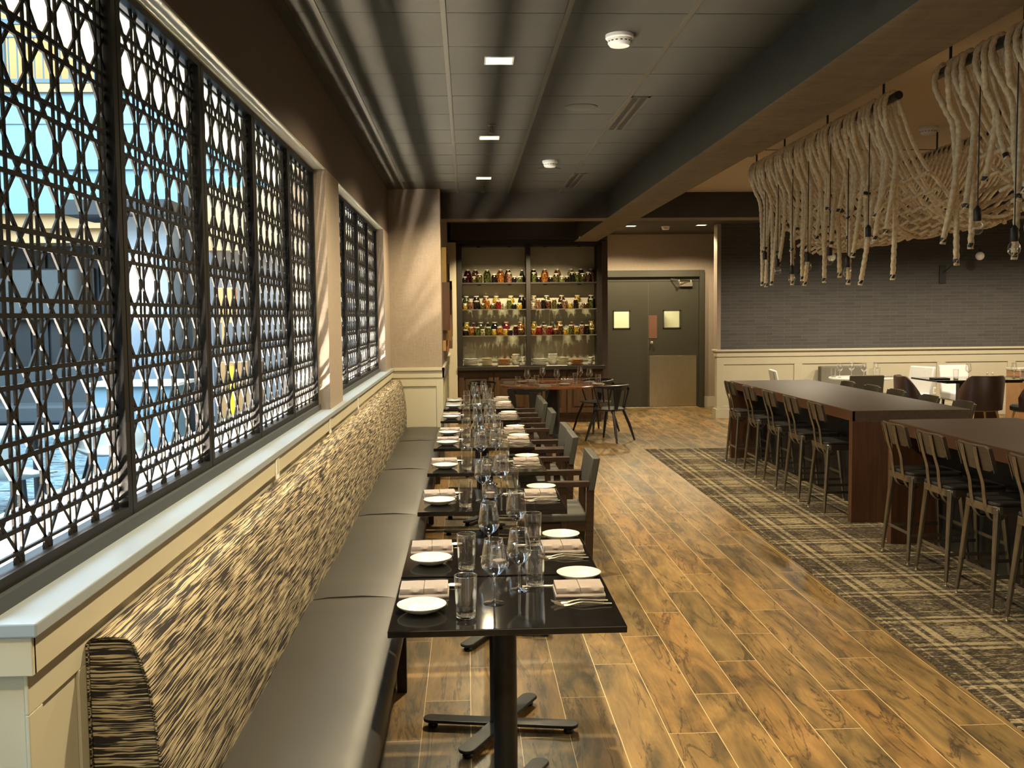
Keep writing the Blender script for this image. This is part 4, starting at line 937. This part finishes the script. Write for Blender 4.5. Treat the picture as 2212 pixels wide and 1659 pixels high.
for z_, sn, L in shelves:
    for bay, lo, hi in (('left', 0, 1020), ('right', 1020, 2100)):
        for rowk in (0, 1):
            items = [q for q in L if lo <= q[0] < hi and ((q[1] in 'LB') == (rowk == 0))]
            items.sort(); prevx = -9; prevr = 0
            for n_, (px, kd, cl) in enumerate(items):
                r = JT[kd][0]; y_ = 16.298 if rowk == 0 else 16.16
                x_ = max(jx(px, y_), prevx+prevr+r+.002); a, b = ((-.072, .962) if bay == 'left' else (1.038, 2.112)); x_ = min(max(x_, a+r), b-r)
                if x_ < prevx+prevr+r: continue
                prevx, prevr = x_, r
                place(jar(kd, cl), (x_, y_, z_), jt(3), f'{JT[kd][2]} jar of {CN[cl]} preserves, {sn}, {bay} bay, {"back" if rowk == 0 else "front"} row, {ORD[n_]} from left', 'preserve jars in the cabinet')
# crockery on the cabinet counter
def stack(x_, rr, n_, mat, lb, h=.022, kind='plate', y_=16.22):
    t = thing(kind+'_stack', (x_, y_, .931), 0, lb, kind+'s', 'crockery stacks on the cabinet counter')
    for i in range(n_):
        if kind == 'plate': pr = [(rr*.6, 0), (rr*.95, h*.45), (rr, h*.8), (rr*.97, h*.82), (rr*.6, h*.3), (.001, h*.28)]
        else: pr = [(rr*.45, 0), (rr*.85, h*.5), (rr, h*1.25), (rr*.96, h*1.25), (rr*.8, h*.5), (.001, h*.2)]
        o = MB().lathe(pr, 28, (jt(.004 if kind == 'plate' else .012), jt(.003), i*h)).build(kind, mat, t, smooth=45)
    return t
stack(.06, .125, 6, 'china', 'stack of wide white plates at the left end of the cabinet counter', .021)
stack(.32, .088, 7, 'cream', 'stack of cream plates, second from the left end of the counter', .019)
stack(.60, .112, 6, 'tan', 'stack of tan plates in the left bay of the counter', .019)
stack(.79, .066, 6, 'china', 'leaning pile of white bowls beside the tan plates', .030, 'bowl')
stack(.918, .036, 3, 'china', 'short pile of white cups by the middle upright', .045, 'cup')
stack(1.18, .125, 6, 'china', 'stack of wide white plates just right of the middle upright', .019)
stack(1.395, .08, 5, 'china', 'tall pile of white bowls in the right bay of the counter', .036, 'bowl')
stack(1.575, .09, 7, 'cream', 'stack of cream plates in the right bay of the counter', .019)
stack(1.80, .105, 5, 'tan', 'stack of tan plates in the right bay of the counter', .019)
stack(2.03, .05, 3, 'china', 'pile of white cups at the right end of the counter', .040, 'cup')
for x_, lb in ((.66, 'flat pale board lying at the front of the left counter bay'), (1.45, 'flat pale board lying at the front of the right counter bay')):
    o = MB().box(-.17, -.05, 0, .17, .05, .008).build('serving_board', 'china', bevel=.002); o.location = (x_, 16.03, .931); tag(o, lb, 'board', 'serving boards')

# ================================================================== WALL ART ON THE COLUMN SIDE
WA = thing('wall_sculpture', (-.30, 12.2, 1.2), 0, 'vertical wood slat wall sculpture on the side of the column', 'wall art')
Y = 0
for i in range(22):
    w_ = R.uniform(.09, .16); z0 = R.uniform(.08, .45); z1 = R.uniform(1.0, 1.42); dpt = R.uniform(.03, .10)
    mt = R.choice(['brass', 'tan', 'basewood', 'walnut', 'paper', 'tan'])
    zc = R.uniform(z0+.3, z1-.3)
    MB().box(0, Y, z0, dpt, Y+w_-.01, zc).build('slat', mt, WA); MB().box(0, Y, zc, dpt*.6, Y+w_-.01, z1).build('slat', R.choice(['brass', 'basewood', 'tan']), WA); Y += w_

# ================================================================== ROPE CHANDELIERS
BX, BZ, BX2 = 2.63, 3.06, 3.91
def bulb_cord(parent, y_, zb, x_=BX, lean=0):
    c = MB().tube([(x_, y_, BZ-.02), (x_+lean, y_, zb+.075)], .0035, 6).build('cord', 'cable', parent)
    MB().lathe([(.017, 0), (.019, .004), (.019, .06), (.010, .072), (.004, .08)], 16, (x_+lean, y_, zb+.022)).build('socket', 'cable', c, smooth=40)
    MB().lathe([(.001, -.048), (.016, -.044), (.027, -.030), (.030, -.012), (.026, .004), (.017, .018), (.0135, .03)], 24, (x_+lean, y_, zb)).build('bulb', 'glass', c, smooth=60)
    MB().tube([(x_+lean-.008, y_, zb+.015), (x_+lean-.004, y_, zb-.02), (x_+lean+.004, y_, zb-.02), (x_+lean+.008, y_, zb+.015)], .0012, 5).build('filament', 'brass', c)
def chandelier(ya, yb, label, cords, ends, seed):
    rr = random.Random(seed); C = thing('rope_chandelier', (0, 0, 0), 0, label, 'chandelier', 'macrame rope chandeliers')
    for bx in (BX, BX2):
        MB().tube([(bx, ya-.04, BZ), (bx, yb+.04, BZ)], .026, 16).build('bar', 'blackwood', C, smooth=60)
        for f in (.06, .38, .70, .96): MB().tube([(bx, ya+(yb-ya)*f, BZ+.02), (bx, ya+(yb-ya)*f, CZ)], .008, 8).build('hanging_rod', 'cable', C, smooth=60)
    n = len(ends); y_list = [ya+(yb-ya)*(i+.5-.22*((i % 3)-1))/n for i in range(n)]
    for i, (y_, ze) in enumerate(zip(y_list, ends)):
        pair = 1 if i % 2 == 0 else -1; zt = BZ-.30-.05*rr.random(); mid = y_+pair*(yb-ya)/n*.42
        sw = rr.uniform(-.05, .05); swy = rr.uniform(-.06, .06)
        hook = rr.random() < .25
        pts = [(BX+.06, y_, BZ-.10), (BX+.036, y_, BZ+.005), (BX, y_, BZ+.040), (BX-.040, y_, BZ-.01), (BX-.045, y_-.01, BZ-.09), (BX-.005, mid, BZ-.21), (BX+.045, mid, zt), (BX+.045+sw*.5, mid+swy*.5, (zt+ze)/2), (BX+.03+sw, mid+swy+(pair*.05 if hook else 0), ze)]
        o = MB().rope(pts, .0165, ph=rr.random()*6).build('rope', 'rope', C, smooth=60)
        b = Vector(pts[-1]); a = Vector(pts[-2]); d = (b-a).normalized()
        MB().tube([b-d*.035, b-d*.012], .0165, 12).build('end_tape', 'tape', o, smooth=60)
    # draped net between the two bars
    nd = 36
    for i in range(nd):
        y_ = ya+(yb-ya)*(i+.5)/nd; s_ = 1 if i % 2 == 0 else -1; pts = []; NP = 15; dy = (yb-ya)/nd*.46
        sag = .72+.05*math.sin(i*.7)
        for k in range(NP):
            u = k/(NP-1); x_ = BX+.03+(BX2-BX-.06)*u; z_ = BZ-.01-sag*(1-(2*u-1)**2)**.85
            ph = (k % 4); off_ = [0, .75, 0, -.75][ph] if 2 < k < 12 else 0
            pts.append((x_, y_+off_*dy*s_, z_))
        MB().rope([(BX-.02, y_, BZ+.034)]+pts+[(BX2+.02, y_, BZ+.034), (BX2+.038, y_, BZ-.02), (BX2+.03, y_, BZ-.25)], .0135, step=.02, n=9, ph=i).build('net_rope', 'rope', C, smooth=60)
    # cross rows knotted through the net
    for q in range(13):
        u = .16+.68*q/12; x_ = BX+.03+(BX2-BX-.06)*u; z_ = BZ-.01-.74*(1-(2*u-1)**2)**.85-.012
        MB().rope([(x_+(.012 if k % 2 else -.012), ya+(yb-ya)*k/36, z_+(.012 if k % 2 else -.012)) for k in range(37)], .0135, step=.02, n=9).build('cross_rope', 'rope', C, smooth=60)
    for y_, zb in cords: bulb_cord(C, y_, zb)
endsA = [1.95, 2.23, 2.35, 2.20, 1.93, 2.5, 2.15, 2.12, 2.38, 1.94, 2.45, 2.25, 2.0, 2.22, 2.5, 1.97, 2.18, 2.3, 1.96, 2.42, 2.2, 2.0, 2.25, 2.4, 1.98, 2.2, 2.15, 2.5, 1.99, 2.25, 2.02, 2.3, 1.98, 2.28, 2.0, 2.22]
chandelier(6.02, 9.05, 'rope chandelier with long tails and drooping net, hanging over the rear high table', [(8.66, 2.20), (8.30, 2.12), (7.93, 2.04), (7.56, 2.12), (7.10, 2.14), (6.76, 2.04), (6.41, 2.22)], endsA, 5)
endsB = [2.0, 2.3, 2.1, 2.35, 2.05, 2.2, 2.4, 2.0, 2.3, 2.15, 2.4, 2.0, 2.2, 2.35, 2.05, 2.25, 2.0, 2.45, 2.3, 2.12, 2.0, 2.28, 2.4, 2.5, 2.08, 2.28, 2.12, 2.0]
chandelier(2.7, 5.45, 'rope chandelier nearest the camera, cut by the right edge of the picture', [(5.02, 2.19), (4.67, 2.06), (4.1, 2.1)], endsB, 9)

# ================================================================== WALL SCONCES ON THE BRICK WALL
def sconce(x_, lb):
    t = thing('wall_sconce', (x_, 16.32, 2.37), 0, lb, 'lamp', 'swing-arm globe sconces')
    MB().box(-.055, -.02, -.15, .055, 0, .15).build('backplate', 'cable', t, bevel=.003)
    MB().tube([(0, -.02, .02), (.40, -.36, .46), (.43, -.38, .40)], .007, 8).build('arm', 'cable', t, smooth=60)
    MB().lathe([(.018, 0), (.022, .01), (.016, .05)], 14, (.435, -.385, .345)).build('socket', 'cable', t, smooth=50)
    g = MB(); pr = [(.07*math.sin(PI*k/14)+.0005, .27-.07*math.cos(PI*k/14)) for k in range(15)]; g.lathe(pr, 28, (.435, -.385, .01)).build('globe', 'globe', t, smooth=80)
sconce(5.50, 'black swing-arm sconce with white globe, seen among the hanging ropes'); sconce(7.97, 'black swing-arm sconce with white globe, nearer the picture edge on the brick wall')

# ================================================================== REAR RIGHT DINING CORNER
t = thing('round_table', (6.05, 14.95, 0), 0, 'small round pale marble table against the white wainscot', 'table')
MB().lathe([(.46, 0), (.475, .006), (.475, .022), (.47, .026), (.001, .026)], 48, (0, 0, .724)).build('tabletop', 'marble', t, smooth=40)
MB().lathe([(.24, 0), (.24, .012), (.035, .03), (.03, .70), (.12, .724)], 28).build('pedestal', 'blackmetal', t, smooth=40)
for x_, y_, lb in ((5.72, 14.95, 'wine glass leftmost on the marble table'), (5.97, 15.12, 'wine glass at the rear of the marble table'), (6.03, 14.78, 'wine glass nearest the camera on the marble table'), (6.28, 14.95, 'wine glass rightmost on the marble table')): put(P_WG, (x_, y_, .75), 0, lb, 'wine glasses on the marble table')
for x_, y_, lb in ((5.64, 15.0, 'tumbler at the left rim of the marble table'), (6.12, 14.72, 'tumbler at the front rim of the marble table'), (6.36, 15.05, 'tumbler at the right rim of the marble table')): put(P_TU, (x_, y_, .75), 0, lb, 'tumblers on the marble table')
for x_, y_, lb in ((6.38, 14.82, 'napkin at the right rim of the marble table'), (5.98, 14.65, 'napkin at the front rim of the marble table')): put(P_NK, (x_, y_, .75), 0, lb, 'napkins on the marble table')
def dtable(x_, y_, W, D, lb):
    t = thing('dining_table', (x_, y_, 0), 0, lb, 'table'); MB().box(-W, -D, .725, W, D, .75).build('tabletop', 'tabletop', t, bevel=.003); MB().box(-W*.7, -D*.5, .69, W*.7, D*.5, .725).build('support_plate', 'blackmetal', t); MB().box(-.3, -.06, 0, .3, .06, .69).build('pedestal', 'walnut', t, bevel=.01)
    return t
dtable(7.60, 14.4, .82, .42, 'black rectangular table with dark settings at the right edge of the picture')
for x_, y_, lb in ((7.42, 14.32, 'wine glass on the right-hand black table, farther from the edge'), (8.10, 14.30, 'wine glass on the right-hand black table beside the picture edge')): put(P_WG, (x_, y_, .75), 0, lb, 'wine glasses on the rear black table', )
for x_, y_, lb in ((7.22, 14.3, 'tumbler beside the dark napkins on the rear black table'), (8.2, 14.25, 'tumbler nearest the picture edge on the rear black table'), (8.14, 14.12, 'tumbler in front of the others on the rear black table')): put(P_TU, (x_, y_, .75), 0, lb, 'tumblers on the rear black table')
for i, (x_, y_, lb) in enumerate(((7.0, 14.35, 'folded black napkin at the free end of the rear black table'), (7.6, 14.15, 'folded black napkin at the front of the rear black table'))):
    o = MB().box(-.12, -.09, 0, .12, .09, .018).build('folded_napkin', 'darknapkin', bevel=.007); o.location = (x_, y_, .75); tag(o, lb, 'napkin', 'folded black napkins')
for x_, lb in ((7.72, 'dark shaker left of the silver one on the rear black table'), (7.80, 'silver shaker on the rear black table')): put(shk, (x_, 14.35, .75), 0, lb, 'shakers on the rear black table')
def parsons(fab, lb_, name='upholstered_chair'):
    """faces +y"""
    t = thing(name, (0, 0, 0), 0, '', 'chair', lb_)
    MB().box(-.24, -.24, .33, .24, .24, .47).build('seat', fab, t, bevel=.03, seg=3, smooth=40)
    g = MB().add([(-.24, -.25, .40), (.24, -.25, .40), (.24, -.17, .40), (-.24, -.17, .40), (-.24, -.33, .88), (.24, -.33, .88), (.24, -.27, .88), (-.24, -.27, .88)], [(0, 3, 2, 1), (4, 5, 6, 7), (0, 1, 5, 4), (1, 2, 6, 5), (2, 3, 7, 6), (3, 0, 4, 7)]); g.build('backrest', fab, t, bevel=.02, seg=3, smooth=40)
    for sx in (-1, 1):
        for sy in (-1, 1): MB().bar((sx*.2, sy*.2, .34), (sx*.21, sy*.21, 0), .035, .035, w2=.022, t2=.022).build('leg', 'blackwood', t)
    return t
pc = parsons('whitefab', 'pale fabric chairs in the rear corner')
for x_, y_, r_, lb in ((4.98, 14.95, -PI/2-.15, 'pale fabric chair seen above the far end of the rear high table'), (6.98, 15.32, PI/2+.4, 'pale fabric chair between the marble table and the black table'), (7.90, 15.45, PI, 'pale fabric chair behind the rear black table'),): place(pc, (x_, y_, 0), r_, lb)
gc = parsons('greyfab', 'grey fabric armchairs in the rear corner', 'upholstered_armchair')
for s_ in (-1, 1): MB().box(s_*.30-.05, -.28, .10, s_*.30+.05, .24, .62).build('armrest', 'greyfab', gc, bevel=.03, seg=3, smooth=40)
place(gc, (5.52, 13.72, 0), .0, 'wide grey fabric armchair seen over the rear high table')
bq = thing('banquette', (6.0, 15.9, 0), 0, 'pale upholstered wall bench behind the marble table', 'bench')
MB().box(-.35, -.2, .0, .62, .37, .45).build('seat', 'whitefab', bq, bevel=.02, seg=3); MB().box(-.15, .22, .45, .62, .37, .86).build('backrest', 'greyfab', bq, bevel=.02, seg=3)
sb = thing('serving_box', (8.95, 15.3, 0), 0, 'tan wooden service stand beside the picture edge', 'stand')
MB().box(-.3, -.2, 0, .3, .2, .80).build('body', 'tan', sb, bevel=.01); MB().box(-.31, -.21, .80, .31, .21, .84).build('top', 'cream', sb, bevel=.01)
def barrel():
    """faces +y"""
    t = thing('barrel_chair', (0, 0, 0), 0, '', 'chair', 'brown leather barrel chairs')
    n = 24; prof_o = [(.30, .36), (.315, .60), (.32, .84)]; g = MB(); vs_ = []
    for i in range(n+1):
        a = math.radians(180+180*i/n); e = max(0, math.sin(math.radians(180*i/n))); zt = .58+.28*min(1, e*1.5)**.8
        for r_, z_ in ((.245, .38), (.30, .38), (.325, zt-.02), (.315, zt), (.275, zt), (.262, zt-.03)): vs_.append((r_*math.cos(a), r_*math.sin(a)*.98+.04, z_))
    k = 6; fs = [(i*k+j, i*k+(j+1) % k, (i+1)*k+(j+1) % k, (i+1)*k+j) for i in range(n) for j in range(k)]+[tuple(range(k)), tuple(n*k+j for j in range(k))]
    g.add(vs_, fs); o = g.build('shell', 'leatherbrown', t, smooth=50)
    vs2 = []; g2 = MB()
    for i in range(n+1):
        a = math.radians(182+176*i/n); e = max(0, math.sin(math.radians(180*i/n))); zt = .58+.28*min(1, e*1.5)**.8
        for r_, z_ in ((.225, .40), (.244, .40), (.272, zt-.006), (.250, zt-.02)): vs2.append((r_*math.cos(a), r_*math.sin(a)*.98+.04, z_))
    fs = [(i*4+j, i*4+(j+1) % 4, (i+1)*4+(j+1) % 4, (i+1)*4+j) for i in range(n) for j in range(4)]+[(0, 1, 2, 3), tuple(n*4+j for j in range(4))]
    g2.add(vs2, fs).build('inner_padding', 'leatherblue', t, smooth=50)
    MB().lathe([(.22, .36), (.265, .38), (.27, .43), (.24, .455), (.001, .46)], 28, (0, .05, 0)).build('seat', 'leatherblue', t, smooth=50)
    for sx in (-1, 1):
        for sy in (-1, 1): MB().tube([(sx*.16, sy*.16+.03, .37), (sx*.23, sy*.22+.03, 0)], .014, 8, rs=[.016, .010]).build('leg', 'brass', t, smooth=60)
    return t
bc = barrel()
for x_, y_, r_, lb in ((7.15, 13.45, 0, 'brown leather barrel chair, back to the camera, at the rear black table'), (6.25, 13.55, -1.8, 'barrel chair turned sideways at the free end of the rear black table'), (7.78, 13.2, .5, 'barrel chair beside the picture edge at the rear black table')): place(bc, (x_, y_, 0), r_, lb)
